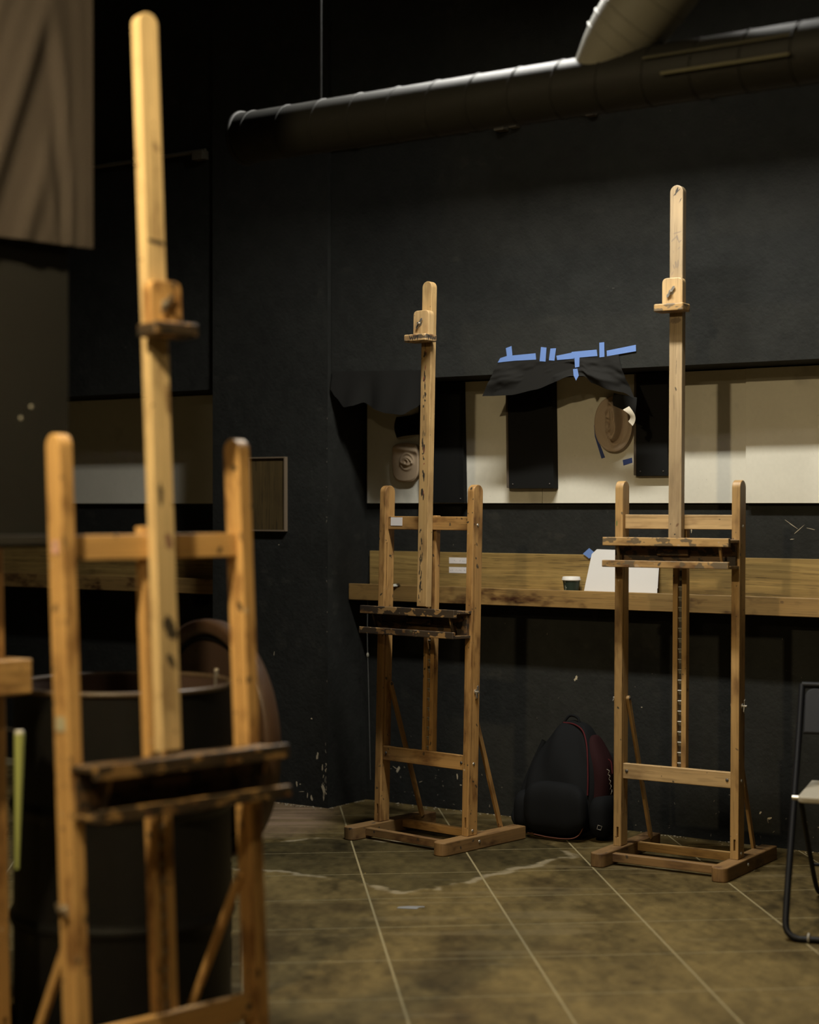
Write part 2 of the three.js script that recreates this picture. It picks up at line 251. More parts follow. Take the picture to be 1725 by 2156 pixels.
{
  const R = rng(5), L = [], B = [];
  for (const [u, v, l, w, a] of [[-0.065, 0.245, 0.04, 0.012, 1.4], [-0.03, 0.09, 0.055, 0.016, 1.9], [-0.035, 0.19, 0.03, 0.008, 1.6], [-0.028, 0.055, 0.05, 0.008, 1.6], [-0.1, 0.04, 0.03, 0.012, 1.9], [-0.19, 0.10, 0.026, 0.009, 1.8], [-0.17, 0.10, 0.008, 0.005, 0], [-0.125, 0.05, 0.03, 0.005, 1.5], [-0.1, 0.42, 0.01, 0.008, 0], [-0.16, 0.065, 0.045, 0.003, 0.1]]) L.push([u, v, 0.3101, l, w, a, false]);
  const L2 = [], B2 = [];
  for (let i = 0; i < 26; i++) (i % 3 ? L2 : L).push([-0.012 - 0.05 * R() * R(), 0.05 + 0.35 * R() * R(), 0.3101, 0.008 + 0.016 * R(), 0.003 + 0.004 * R(), 1.2 + 0.8 * R(), false]);
  for (let i = 0; i < 16; i++) L2.push([-0.006 - 0.006 * R(), 0.4 + 1.9 * R(), 0.3101, 0.005 + 0.014 * R() * R(), 0.002 + 0.0015 * R(), 1.57, false]);
  for (const [u, v, l, w, a] of [[-0.33, 0.72, 0.02, 0.003, 1.4], [-0.3, 1.25, 0.006, 0.005, 0]]) L.push([u, v, 0.3101, l, w, a, false]);
  flakes(pillar, L, 9); flakes(pillar, L2, 10, M.fleck, 'paint_flecks');
  for (const [u, v, l, w, a] of [[0.19, 0.165, 0.045, 0.014, 1.1], [0.17, 0.17, 0.035, 0.003, -0.5], [0.165, 0.235, 0.016, 0.005, 1.9], [0.53, 0.16, 0.026, 0.009, 1.6], [0.55, 0.12, 0.012, 0.006, 0], [0.32, 0.115, 0.02, 0.004, 0.3], [1.74, 1.335, 0.03, 0.006, 1.5], [1.72, 1.32, 0.012, 0.005, 1.2], [2.1, 0.12, 0.022, 0.01, 0.3], [2.06, 0.14, 0.014, 0.008, 0.8], [2.2, 1.36, 0.07, 0.003, -0.6], [2.23, 1.34, 0.06, 0.003, 0.7], [2.28, 1.345, 0.05, 0.003, -0.2], [2.2, 1.30, 0.02, 0.004, 0.1], [1.17, 0.66, 0.03, 0.014, 1], [1.5, 0.55, 0.008, 0.005, 0]]) B.push([u, v, 0.0002, l, w, a, false]);
  for (let i = 0; i < 90; i++) B2.push([0.05 + 2.5 * R(), 0.02 + 0.3 * R() * R(), 0.0002, 0.004 + 0.010 * R(), 0.002 + 0.004 * R(), 3 * R(), false]);
  for (let i = 0; i < 40; i++) B2.push([0.05 + 2.5 * R(), 0.3 + 2.0 * R(), 0.0002, 0.003 + 0.005 * R(), 0.002 + 0.002 * R(), 3 * R(), false]);
  flakes(wallBack, B, 19); flakes(wallBack, B2, 21, M.fleck, 'paint_flecks');
}
// pale crumbs of mortar along the foot of the walls
{
  const R = rng(44), gs = [];
  for (let i = 0; i < 260; i++) { const s = R(); let p; if (s < 0.3) p = W(-0.02 - 0.35 * R(), 0, 0.325 + 0.05 * R() * R()); else if (s < 0.42) p = W(0.006 + 0.02 * R() * R(), 0, 0.02 + 0.3 * R()); else p = W(0.02 + 2.5 * R(), 0, 0.01 + 0.08 * R() * R()); const g = new THREE.TetrahedronGeometry(0.002 + 0.006 * R() * R(), 0); g.rotateX(R() * 6); g.rotateY(R() * 6); g.scale(1.6, 0.7, 1.2); g.translate(p.x, 0.0015, p.z); gs.push(g); }
  const o = solo('mortar_crumbs', merge(gs), mat([0.26, 0.22, 0.15], 0.95), 'pale mortar crumbs scattered along the foot of the black wall', 'crumbs'); o.userData.kind = 'stuff';
}

// ---------------------------------------------------------------- boards, shelf and panels on the long wall
function onWall(geo, u, v, w) { const p = W(u, v, w); return [geo, p]; }
function wallPiece(name, gw, gh, gd, m, label, cat, u, v, w, group, r = 0.002, axis = 'x') { const g = grainUV(new RoundedBoxGeometry(gw, gh, gd, 2, r), axis, R0(), R0(), 1, 1); return solo(name, g, m, label, cat, W(u, v, w), -TH, group); }
// m has its own repeat in metres for uv
const BOARDS = 'white display boards in a row on the black wall';
wallPiece('display_board', 0.985, 0.57, 0.02, M.whiteBoard, 'white display board next to the black pillar with the eye cast on it', 'board', 0.5105, 1.736, 0.0101, BOARDS, 0.0015);
wallPiece('display_board', 0.998, 0.57, 0.02, M.whiteBoard, 'white display board with the ear cast, middle of the row', 'board', 1.5045, 1.736, 0.0101, BOARDS, 0.0015);
wallPiece('display_board', 0.998, 0.57, 0.035, M.whiteBoard, 'white display board behind the mast foot of the right easel, rightmost of the row', 'board', 2.5055, 1.736, 0.0176, BOARDS, 0.0015);
wallPiece('display_board', 1.45, 0.565, 0.02, M.whiteBoard, 'white board in the dim recess seen between the near easel uprights', 'board', -1.455, 1.732, 0.0101, undefined, 0.0015);
function shelf(u0, u1, m1, m2, label) {
  const mid = (u0 + u1) / 2, t = thing('wall_shelf', label, 'shelf', W(mid, 0, 0), -TH), len = u1 - u0;
  part('back_plank', bar(len - 0.03, 0.165, 0.018, 'x', 0.002), m1, t, [0.015, 1.137, 0.0095]);
  part('shelf_plank', bar(len, 0.018, 0.132, 'x', 0.002), m2, t, [0, 1.046, 0.0665]);
  part('front_rail', bar(len, 0.078, 0.018, 'x', 0.003), m2, t, [0, 1.025, 0.1415]);
  for (let k = 0; k < 3; k++) part('bracket', bar(0.02, 0.12, 0.11, 'y', 0.002), M.blackPaint, t, [-len / 2 + 0.3 + k * (len - 0.6) / 2, 0.977, 0.056]);
  return t;
}
shelf(0.002, 3.4, M.oak, M.oakRail, 'long oak shelf with back plank and front rail running behind the two far easels');
shelf(-2.9, -0.726, M.oak, M.oakRail, 'oak shelf in the dim recess left of the pillar');
const PB = 'black boards fixed over the white display boards';
function blackPanel(u0, u1, v0, v1, skew, th, label, edge) {
  const t = thing('black_board', label, 'board', W((u0 + u1) / 2, v0, 0.0205), -TH, PB), w = u1 - u0, h = v1 - v0;
  const s = new THREE.Shape(V2([[-w / 2, 0], [w / 2, 0], [w / 2 - skew, h], [-w / 2 - skew, h]])); const g = extr(s, th, 0.0015); part('panel', g, M.blackPaint, t, [0, 0, th / 2]);
  if (edge) { const e = new THREE.Shape(V2([[-w / 2 - 0.012, 0.004], [-w / 2 - 0.001, 0.002], [-w / 2 - 0.001 - skew, h], [-w / 2 - 0.010 - skew, h]])); part('raw_edge', extr(e, th * 1.05, 0.001), mat([0.07, 0.052, 0.035], 0.7), t, [0, 0, th * 0.525], null, 'brown raw edge strip'); }
  for (const sx of [-1, 1]) part('nail', new THREE.SphereGeometry(0.004, 8, 6), M.darkSteel, t, [sx * (w / 2 - 0.02), 0.02, th]);
  return t;
}
blackPanel(0.352, 0.600, 1.452, 2.018, 0.012, 0.03, 'black board over the white boards behind the mast of the left far easel');
blackPanel(0.855, 1.089, 1.518, 2.018, 0.008, 0.045, 'wide black board hanging under the taped black cloth, left of the ear', true);
blackPanel(1.498, 1.649, 1.570, 2.02, 0.0, 0.03, 'narrow black board between the ear cast and the right easel', true);
// framed panel on the pillar
{
  const t = thing('framed_panel', 'small dark panel with thin pale frame on the black pillar', 'picture', W(-0.365, 1.495, 0.3105), -TH);
  part('panel', bar(0.222, 0.346, 0.012, 'y', 0.001), mat([0.26, 0.26, 0.26], 0.6, { map: M.oak.map }), t, [0, 0, 0.006]);
  const fm = mat([0.15, 0.11, 0.07], 0.6);
  for (const sx of [-1, 1]) part('frame_stile', bar(0.009, 0.36, 0.02, 'y', 0.001), fm, t, [sx * 0.115, 0, 0.01]);
  for (const sy of [-1, 1]) part('frame_rail', bar(0.222, 0.007, 0.02, 'x', 0.001), fm, t, [0, sy * 0.177, 0.01]);
}
// ---- painter's tape
M.tape = mat([0.115, 0.205, 0.47], 0.65); M.tapeDeep = mat([0.03, 0.055, 0.20], 0.65);
function tape(pts, m, label, group, w = 0.0212) {
  const c = pts.reduce((a, p) => [a[0] + p[0] / pts.length, a[1] + p[1] / pts.length], [0, 0]);
  const g = new THREE.ExtrudeGeometry(new THREE.Shape(V2(pts.map(p => [p[0] - c[0], p[1] - c[1]]))), { depth: 0.0006, bevelEnabled: false });
  return solo('tape_strip', g, m, label, 'tape', W(c[0], c[1], w), -TH, group);
}
const TB = "blue painter's tape holding the black cloth";
const T = [
  [[[0.981, 2.101], [1.009, 2.107], [1.004, 2.148], [0.975, 2.14]], 'short upright blue tape at the left end of the black cloth'],
  [[[0.933, 2.078], [1.02, 2.082], [1.131, 2.082], [1.128, 2.11], [0.981, 2.105], [0.946, 2.097]], 'long level blue tape at the left end of the black cloth'],
  [[[1.149, 2.074], [1.179, 2.071], [1.184, 2.132], [1.156, 2.136]], 'upright blue tape, left of the pair in the middle of the cloth'],
  [[[1.195, 2.076], [1.223, 2.073], [1.231, 2.127], [1.203, 2.127]], 'upright blue tape, right of the pair in the middle of the cloth'],
  [[[1.237, 2.075], [1.321, 2.077], [1.311, 2.104], [1.233, 2.094]], 'level blue tape joining the T-shaped tapes from the left'],
  [[[1.314, 2.08], [1.436, 2.083], [1.432, 2.111], [1.309, 2.107]], 'level blue tape forming the bar of the T'],
  [[[1.333, 2.037], [1.354, 2.04], [1.355, 2.081], [1.33, 2.081]], 'upright blue tape forming the stem of the T'],
  [[[1.351, 1.979], [1.364, 2.0], [1.357, 2.031], [1.336, 2.029], [1.339, 2.001]], 'pointed blue tape hanging below the T over the cloth edge'],
  [[[1.446, 2.077], [1.47, 2.078], [1.469, 2.141], [1.445, 2.14]], 'upright blue tape crossing the gap near the right end of the cloth'],
  [[[1.481, 2.08], [1.62, 2.095], [1.619, 2.122], [1.48, 2.104]], 'long level blue tape at the right end of the black cloth'],
];
T.forEach(([p, l], i) => tape(p, M.tape, l, TB, i === 6 ? 0.304 : i === 7 ? 0.327 : 0.2905 + 0.0007 * (i % 3)));
tape([[1.272, 1.80], [1.276, 1.75], [1.310, 1.650], [1.328, 1.655], [1.300, 1.72], [1.288, 1.81]], M.tapeDeep, 'dark blue tape strip along the left edge of the ear cast', undefined, 0.0206);
tape([[1.420, 1.618], [1.464, 1.630], [1.462, 1.652], [1.416, 1.642]], M.tapeDeep, 'small dark blue tape piece below the ear cast', undefined, 0.0206);

// ---- black cloths
M.cloth = matte([0.0115, 0.0110, 0.0098], 0.85, { side: THREE.DoubleSide });
const lerpT = (T, x) => { for (let i = 0; i + 1 < T.length; i++) if (x <= T[i + 1][0]) { const f = clamp((x - T[i][0]) / (T[i + 1][0] - T[i][0])); const q = f * f * (3 - 2 * f) * 0.5 + f * 0.5; return T[i][1] + (T[i + 1][1] - T[i][1]) * q; } return T[T.length - 1][1]; };
{
  const bot = [[0.86, 1.93], [1.009, 1.93], [1.136, 1.95], [1.236, 1.979], [1.323, 2.0], [1.384, 1.998], [1.42, 1.966], [1.504, 1.934], [1.564, 1.922], [1.617, 1.895]];
  const g = sheet(90, 26, (s, t) => {
    const k = 1 - t, uT = 0.936 + 0.60 * s, uB = 0.862 + 0.755 * s, u = uT + (uB - uT) * Math.pow(k, 1.1), vB = lerpT(bot, uB), vT = 2.082 + 0.004 * s, v = vB + (vT - vB) * t;
    const fold = 0.022 * Math.sin(s * 8 + 2.6 * k) * k + 0.010 * Math.sin(s * 21 - 5 * k + 1) * k + 0.034 * (fbm(s * 0.95, t * 0.95, 6, 4, 3, 33) - 0.3) * Math.sin(Math.PI * Math.min(1, k * 1.1));
    return [u, v, 0.2895 + 0.012 * k * smooth(0, 0.15, s) + Math.max(-0.002 , fold)];
  }, 0.0015);
  solo('draped_cloth', g, M.cloth, "black cloth taped to the wall with blue painter's tape above the ear cast", 'cloth', W(0, 0, 0), -TH);
}
{ // limp corner of the cloth with white tape curl
  const g = sheet(20, 14, (s, t) => { const k = 1 - t; const u = 1.485 + 0.10 * s + 0.012 * k, v = 1.925 - 0.055 * k - 0.035 * s * (0.6 + k); return [u, v, 0.235 + 0.02 * Math.sin(s * 5 + k * 2) + 0.01 * k]; }, 0.0015);
  solo('cloth_scrap', g, M.cloth, 'black crumpled cloth corner hanging at the top of the ear cast', 'cloth', W(0, 0, 0), -TH);
  const c = sheet(12, 3, (s, t) => { const a = s * 2.6; const x = 1.572 + 0.030 * Math.sin(a) - 0.006 * s, y = 1.856 - 0.066 * s; return [x + (t - 0.5) * 0.030 * (1 - 0.3 * s), y + (t - 0.5) * (0.014 - 0.034 * s), 0.278 + 0.012 * Math.cos(a)]; }, 0.0008);
  solo('tape_curl', c, mat([0.66, 0.60, 0.48], 0.6, { side: THREE.DoubleSide }), 'curled white tape piece dangling from the black cloth', 'tape', W(0, 0, 0.0), -TH);
}
{
  const bot = [[0.012, 1.99], [0.04, 1.955], [0.093, 1.903], [0.149, 1.909], [0.2, 1.924], [0.269, 1.887], [0.337, 1.868], [0.431, 1.858], [0.489, 1.888], [0.53, 1.915]];
  const g = sheet(60, 22, (s, q) => { const k = 1 - q; const u = 0.012 + 0.518 * s, vT = 2.078 - 0.016 * s, vB = lerpT(bot, u); return [u, vB + (vT - vB) * q, 0.290 + 0.02 * k * Math.abs(Math.sin(s * 6 + 0.5)) + 0.005 * k * Math.sin(s * 23 + 2 * k) + 0.004]; }, 0.0015);
  solo('draped_cloth', g, M.cloth, 'faded black cloth hanging over the recess corner beside the pillar', 'cloth', W(0, 0, 0), -TH);
}
// ---- plaster casts
M.clay = mat([0.40, 0.31, 0.23], 0.85); M.clayPale = mat([0.42, 0.31, 0.20], 0.8);
function segD(x, y, P) { let d = 1e9, at = 0; for (let i = 0; i + 1 < P.length; i++) { const [ax, ay] = P[i], [bx, by] = P[i + 1], ex = bx - ax, ey = by - ay, t = clamp(((x - ax) * ex + (y - ay) * ey) / (ex * ex + ey * ey)), q = Math.hypot(x - ax - t * ex, y - ay - t * ey); if (q < d) { d = q; at = (i + t) / (P.length - 1); } } return [d, at]; }
function curve(P, n = 60, closed = false) { return new THREE.CatmullRomCurve3(P.map(p => new THREE.Vector3(p[0], p[1], 0)), closed).getPoints(n).map(p => [p.x, p.y]); }
function relief(outline, hf, base) {                   // outline(t) polar radius point, hf(x, y) relief height above base
  const nr = 64, na = 140, pos = [], idx = [];
  for (let j = 0; j <= nr; j++) for (let i = 0; i < na; i++) { const [x, y] = outline(i / na), k = Math.min(1, j / (nr - 2)), X = x * k, Y = y * k; const z = j === nr ? 0 : base + hf(X, Y) - 0.004 * smooth(0.93, 1, k); pos.push(X, Y, z); }
  for (let j = 0; j < nr; j++) for (let i = 0; i < na; i++) { const a = j * na + i, b = j * na + (i + 1) % na, c = a + na, d = b + na; idx.push(a, c, b, b, c, d); }
  const g = new THREE.BufferGeometry(); g.setAttribute('position', new THREE.Float32BufferAttribute(pos, 3)); g.setIndex(idx); g.computeVertexNormals(); return g;
}
{
  const helix = curve([[-0.020, 0.030], [-0.026, 0.072], [-0.004, 0.092], [0.022, 0.080], [0.034, 0.040], [0.026, -0.01], [0.010, -0.045], [-0.006, -0.066], [-0.020, -0.060], [-0.022, -0.035]]);
  const anti = curve([[-0.006, 0.062], [0.012, 0.045], [0.014, 0.01], [0.002, -0.022], [-0.010, -0.03]]);
  const tragus = curve([[-0.024, 0.01], [-0.018, -0.008], [-0.02, -0.025]]);
  const inEar = (x, y) => Math.hypot((x - 0.004) / 0.034, (y - 0.012) / 0.085);
  const hf = (x, y) => {
    const [d1, a1] = segD(x, y, helix), [d2] = segD(x, y, anti), [d3] = segD(x, y, tragus), e = inEar(x, y);
    let z = 0.046 * (1 - smooth(0.94, 1.06, e)) * (0.45 + 0.55 * smooth(-0.035, 0.03, x));
    z += 0.017 * Math.exp(-((d1 / 0.0065) ** 2)) + 0.014 * Math.exp(-((d2 / 0.006) ** 2)) + 0.013 * Math.exp(-((d3 / 0.006) ** 2));
    z -= 0.034 * Math.exp(-(((x + 0.006) / 0.011) ** 2) - (((y + 0.002) / 0.018) ** 2)) + 0.010 * (1 - smooth(0.75, 0.9, e)) * smooth(0.2, 0.9, e);
    z += 0.010 * smooth(0.72, 1.0, Math.hypot(x / 0.094, y / 0.122)) - 0.010 * Math.exp(-(((e - 1.22) / 0.12) ** 2));
    return z;
  };
  const o = solo('ear_cast', relief(t => { const a = t * Math.PI * 2, tl = 0.10, x = 0.094 * Math.cos(a), y = 0.126 * Math.sin(a) * (1 + 0.03 * Math.cos(a * 2)); return [x * Math.cos(tl) - y * Math.sin(tl) * 0.6, y + x * 0.08]; }, hf, 0.026), M.clay, 'clay coloured oval plaster cast of an ear on the white board', 'sculpture', W(1.384, 1.802, 0.0202), -TH);
}
{
  const lid = curve([[-0.028, -0.002], [-0.012, 0.016], [0.01, 0.018], [0.028, 0.004], [0.034, -0.006]]), low = curve([[-0.028, -0.002], [-0.01, -0.014], [0.012, -0.016], [0.03, -0.008]]);
  const hf = (x0, y0) => { const x = x0 - 0.012, y = y0 + 0.006; const r = Math.hypot(x, y); const [d1] = segD(x, y, lid), [d2] = segD(x, y, low); return 0.010 * Math.exp(-((r / 0.028) ** 2)) + 0.008 * Math.exp(-((d1 / 0.0045) ** 2)) + 0.006 * Math.exp(-((d2 / 0.005) ** 2)) - 0.008 * Math.exp(-((r / 0.005) ** 2)) + 0.006 * Math.exp(-(((r - 0.012) / 0.003) ** 2)) + 0.004 * Math.exp(-(((r - 0.038) / 0.006) ** 2)) + 0.012 * Math.exp(-(((y0 - 0.055 + 0.15 * x0) / 0.016) ** 2)); };
  const o = solo('eye_cast', relief(t => { const a = t * Math.PI * 2, c = Math.cos(a), s = Math.sin(a), n = 4; const k = Math.pow(Math.abs(c) ** n + Math.abs(s) ** n, -1 / n); return [0.077 * c * k, (s > 0 ? 0.080 : 0.090) * s * k - 0.012 * (1 - c * c * k * k) * (s < 0 ? 1 : -0.4)]; }, hf, 0.028), M.clayPale, 'pale plaster cast of an eye behind the left far easel', 'sculpture', W(0.262, 1.655, 0.0202), -TH);
  const rag = sheet(16, 12, (s, q) => [0.215 + 0.13 * s, 1.765 + 0.10 * q + 0.015 * s, 0.045 + 0.022 * Math.sin(s * 4 + q * 3)], 0.0015);
  solo('black_rag', rag, matte([0.005, 0.005, 0.006], 0.85, { side: THREE.DoubleSide }), 'black rag hanging over the top of the eye cast', 'cloth', W(0, 0, 0.004), -TH);
}
// ---- things on the shelf
{
  const t = thing('paper_cup', 'dark green paper coffee cup with white lid on the oak shelf', 'cup', W(1.187, 1.0552, 0.075), -TH);
  const cv = document.createElement('canvas'); cv.width = 512; cv.height = 128; const x = cv.getContext('2d'); x.fillStyle = '#1c2a22'; x.fillRect(0, 0, 512, 128);
  for (const ox of [70, 326]) { x.strokeStyle = 'rgba(120,140,118,0.35)'; x.lineWidth = 3; x.beginPath(); x.arc(ox, 66, 22, 0, 7); x.stroke(); x.beginPath(); x.arc(ox, 66, 12, 0, 7); x.stroke(); x.strokeStyle = 'rgba(205,205,190,0.75)'; x.lineWidth = 2; for (let k = 0; k < 9; k++) { x.strokeRect(ox + 74, 18 + k * 11, 5, 5); if (k % 2) { x.beginPath(); x.moveTo(ox + 84, 20 + k * 11); x.lineTo(ox + 92, 20 + k * 11); x.stroke(); } } }
  const ct = new THREE.CanvasTexture(cv); ct.colorSpace = THREE.SRGBColorSpace;
  part('cup_body', new THREE.LatheGeometry(V2([[0, 0.001], [0.030, 0.001], [0.031, 0], [0.0325, 0.004], [0.039, 0.052], [0.0385, 0.054], [0.0365, 0.05], [0.030, 0.006], [0, 0.006]]), 40), mat([1, 1, 1], 0.5, { map: ct }), t, null, [0, 1.0, 0]);
  part('lid', new THREE.LatheGeometry(V2([[0.0415, 0.050], [0.0430, 0.052], [0.0430, 0.056], [0.0405, 0.058], [0.0395, 0.066], [0.037, 0.067], [0.035, 0.063], [0, 0.063]]), 40), mat([0.62, 0.60, 0.56], 0.45, { side: THREE.DoubleSide }), t);
}
{
  const s = new THREE.Shape(V2([[-0.185, 0], [0.178, 0], [0.176, 0.024], [0.180, 0.026], [0.178, 0.030], [0.176, 0.187], [-0.135, 0.192], [-0.160, 0.170]]));
  const g = extr(s, 0.0016, 0); g.rotateX(-0.16); solo('paper_sheet', g, mat([0.60, 0.59, 0.575], 0.8), 'blank white paper sheet leaning on the oak shelf behind the right easel', 'paper', W(1.425, 1.0560, 0.055), -TH);
  tape([[1.218, 1.224], [1.250, 1.203], [1.284, 1.226], [1.250, 1.250]].map(p => p), M.tape, "square piece of blue painter's tape at the paper sheet's top left corner", undefined, 0.0245);
}
function note(u, v, seed) {
  const cv = document.createElement('canvas'); cv.width = 256; cv.height = 80; const x = cv.getContext('2d'); x.fillStyle = '#d9d3cf'; x.fillRect(0, 0, 256, 80); x.strokeStyle = 'rgba(90,80,75,0.55)'; x.lineWidth = 3; const R = rng(seed);
  for (let k = 0; k < 9; k++) { const px = 16 + k * 24 + R() * 8; if (R() < 0.12) continue; x.beginPath(); x.moveTo(px, 38 + R() * 16); for (let j = 0; j < 3; j++) x.lineTo(px + R() * 14, 32 + R() * 24); x.stroke(); }
  const t = new THREE.CanvasTexture(cv); t.colorSpace = THREE.SRGBColorSpace; const g = new THREE.BoxGeometry(0.104, 0.028, 0.0008);
  return [g, mat([1, 1, 1], 0.8, { map: t }), W(u, v, 0.0192)];
}
{ const [g, m, p] = note(0.548, 1.181, 3); solo('name_label', g, m, 'upper white handwritten label on the oak plank', 'label', p, -TH, 'labels on the oak plank'); const [g2, m2, p2] = note(0.548, 1.136, 8); solo('name_label', g2, m2, 'lower white handwritten label on the oak plank', 'label', p2, -TH, 'labels on the oak plank'); }
{ const g = sheet(8, 4, (s, t) => [(s - 0.5) * 0.045, 0.012 * t + 0.006 * s, 0.006 * Math.sin(s * 5 + t * 3)], 0.0006); solo('paper_scrap', g, mat([0.5, 0.48, 0.4], 0.8, { side: THREE.DoubleSide }), 'torn pale tape scrap on the shelf rail behind the left far easel', 'tape', W(0.285, 1.055, 0.156), -TH); }
{ const t = thing('twine', 'thin grey cord hanging below the shelf beside the left far easel', 'cord', W(0.09, 0, 0.115), -TH); part('strand', tube([[0, 0.985, 0], [-0.002, 0.8, 0], [0.004, 0.6, 0], [0.012, 0.3, 0], [0.016, 0.12, 0]], 0.0018, 30, 6), mat([0.10, 0.10, 0.09], 0.7), t); part('knot', new THREE.SphereGeometry(0.007, 8, 8).scale(0.9, 1.8, 0.9), mat([0.3, 0.28, 0.22], 0.7), t, [0, 0.72, 0]); }
// ---- conduit high on the wall with its boxes, on both sides of the pillar
M.conduit = mat([0.085, 0.075, 0.055], 0.6);
function conduit(u0, u1, v, label, boxes) {
  const t = thing('wall_conduit', label, 'pipe', W((u0 + u1) / 2, v, 0.319), -TH), h = (u1 - u0) / 2;
  part('pipe', rod([-h, 0, 0], [h, 0, 0], 0.011), M.conduit, t);
  for (const [u, w, hh, d] of boxes) part('junction_box', bar(w, hh, d, 'x', 0.003), M.conduit, t, [u - (u0 + u1) / 2, -0.02, d / 2 - 0.03]);
  for (let k = 0; k * 0.6 < u1 - u0 - 0.2; k++) part('saddle', bar(0.02, 0.045, 0.034, 'x', 0.002), M.conduit, t, [-h + 0.15 + k * 0.6, 0, -0.016]);
}
conduit(0.02, 3.3, 3.145, 'thin conduit with junction boxes running high along the black wall', [[0.965, 0.05, 0.05, 0.05], [1.03, 0.04, 0.035, 0.04], [1.415, 0.04, 0.03, 0.04]]);
conduit(-2.6, -0.76, 3.21, 'thin conduit high in the recess left of the pillar', [[-0.80, 0.07, 0.045, 0.05]]);
{ const t = thing('pipe_clamp', 'crooked metal clamp above the boxes of the wall conduit', 'clamp', W(0.99, 3.19, 0.33), -TH); part('arm', tube([[-0.03, 0, 0], [-0.01, 0.04, 0.01], [0.02, 0.05, 0.01], [0.06, 0.08, 0]], 0.009, 16, 8), M.conduit, t); part('jaw', bar(0.03, 0.05, 0.03, 'y', 0.004), M.conduit, t, [-0.03, -0.01, 0]); }

// ---------------------------------------------------------------- ventilation duct with branch
M.duct = matte([0.013, 0.0125, 0.0105], 0.62, { specularIntensity: 0.35 });
{
  const w0 = 2.2, v0 = 2.735, r = 0.088, t = thing('ventilation_duct', 'long round black spiral duct with a thick branch under the ceiling', 'duct', W(2.0, v0, w0), -TH);
  const L0 = 1.06 - 2.0, L1 = 4.6 - 2.0;
  const g = new THREE.CylinderGeometry(r, r, L1 - L0, 40, 1); g.rotateZ(Math.PI / 2); g.translate((L0 + L1) / 2, 0, 0); part('main_pipe', g, M.duct, t);
  for (let x = L0 + 0.05; x < L1; x += 0.155) part('seam', new THREE.TorusGeometry(r, 0.0035, 6, 36).rotateY(Math.PI / 2).rotateZ(-0.12), M.duct, t, [x, 0, 0]);
  part('end_collar', new THREE.TorusGeometry(r, 0.008, 8, 36).rotateY(Math.PI / 2), M.duct, t, [L0, 0, 0]);
  // branch: axis from the main pipe up and along
  const A = new THREE.Vector3(0.415, 0.0, 0.0), B = new THREE.Vector3(1.485, 1.07, 0.0), d = B.clone().sub(A).normalize(), R1 = 0.118;
  const brM = matte([0.15, 0.143, 0.112], 0.6, { specularIntensity: 0.5, side: THREE.DoubleSide }), LB = A.distanceTo(B);
  const b = new THREE.LatheGeometry(V2([[0.055, 0], [0.072, 0.06], [0.092, 0.12], [0.108, 0.18], [0.116, 0.24], [R1, 0.32], [R1, LB]]), 48); b.applyQuaternion(new THREE.Quaternion().setFromUnitVectors(new THREE.Vector3(0, 1, 0), d)); b.translate(A.x, A.y, A.z); part('branch', b, brM, t);
  for (const [s, rr] of [[0.16, 0.104], [0.205, 0.112], [0.25, 0.117], [0.34, R1], [0.47, R1], [0.62, R1], [0.8, R1]]) { const tg = new THREE.TorusGeometry(rr, 0.004, 6, 48); tg.rotateX(Math.PI / 2); tg.applyQuaternion(new THREE.Quaternion().setFromUnitVectors(new THREE.Vector3(0, 1, 0), d)); const p = A.clone().addScaledVector(d, s); part('branch_seam', tg, brM, t, [p.x, p.y, p.z]); }
  part('register_lip', bar(0.46, 0.005, 0.006, 'x', 0.001), matte([0.07, 0.065, 0.04], 0.6), t, [0.90, 0.030, r + 0.010]);
  part('register_lip', bar(0.40, 0.008, 0.008, 'x', 0.001), matte([0.10, 0.093, 0.055], 0.6), t, [0.93, -0.024, r + 0.012]);
  for (const x of [-0.6, 1.9]) part('hanger_rod', rod([x, r, 0], [x, 4.25 - v0, 0], 0.004, 8), M.blackPaint, t);
}
// ---------------------------------------------------------------- lamps (all above the frame)
{
  const l = TROUGH, t = thing('trough_light', 'long white trough light with bare tubes hanging over the two far easels', 'lamp', l.p, -TH), hw = 0.26, dp = 0.285;
  const inM = mat([0.30, 0.29, 0.27], 0.6);
  part('housing', new THREE.BoxGeometry(l.len + 0.10, 0.04, 2 * hw + 0.02), inM, t, [0, 0.024, 0]);
  for (const k of [-1, 1]) { part('side_reflector', new THREE.BoxGeometry(l.len + 0.10, dp, 0.01), inM, t, [0, -dp / 2 + 0.004, k * (hw + 0.005)]); part('end_reflector', new THREE.BoxGeometry(0.01, 0.15, 2 * hw), inM, t, [k * (l.len / 2 + 0.045), -0.071, 0]); }
  for (const k of [-1, 1]) part('tube', new THREE.CylinderGeometry(0.013, 0.013, l.len, 14).rotateZ(Math.PI / 2), new THREE.MeshStandardMaterial({ color: 0x333333, emissive: lin(...l.c), emissiveIntensity: 6, roughness: 0.6 }), t, [0, -0.012, k * 0.065]);
  for (const k of [-1, 1]) part('drop_rod', new THREE.CylinderGeometry(0.006, 0.006, 4.25 - l.p.y - 0.045, 8), M.blackPaint, t, [k * l.len * 0.4, 0.044 + (4.25 - l.p.y - 0.045) / 2, 0]);
  const a = new THREE.RectAreaLight(lin(...l.c), l.L, l.len, l.wid); a.position.set(0, -0.028, 0); a.rotation.x = -Math.PI / 2; a.name = 'tube_light'; t.add(a);
}
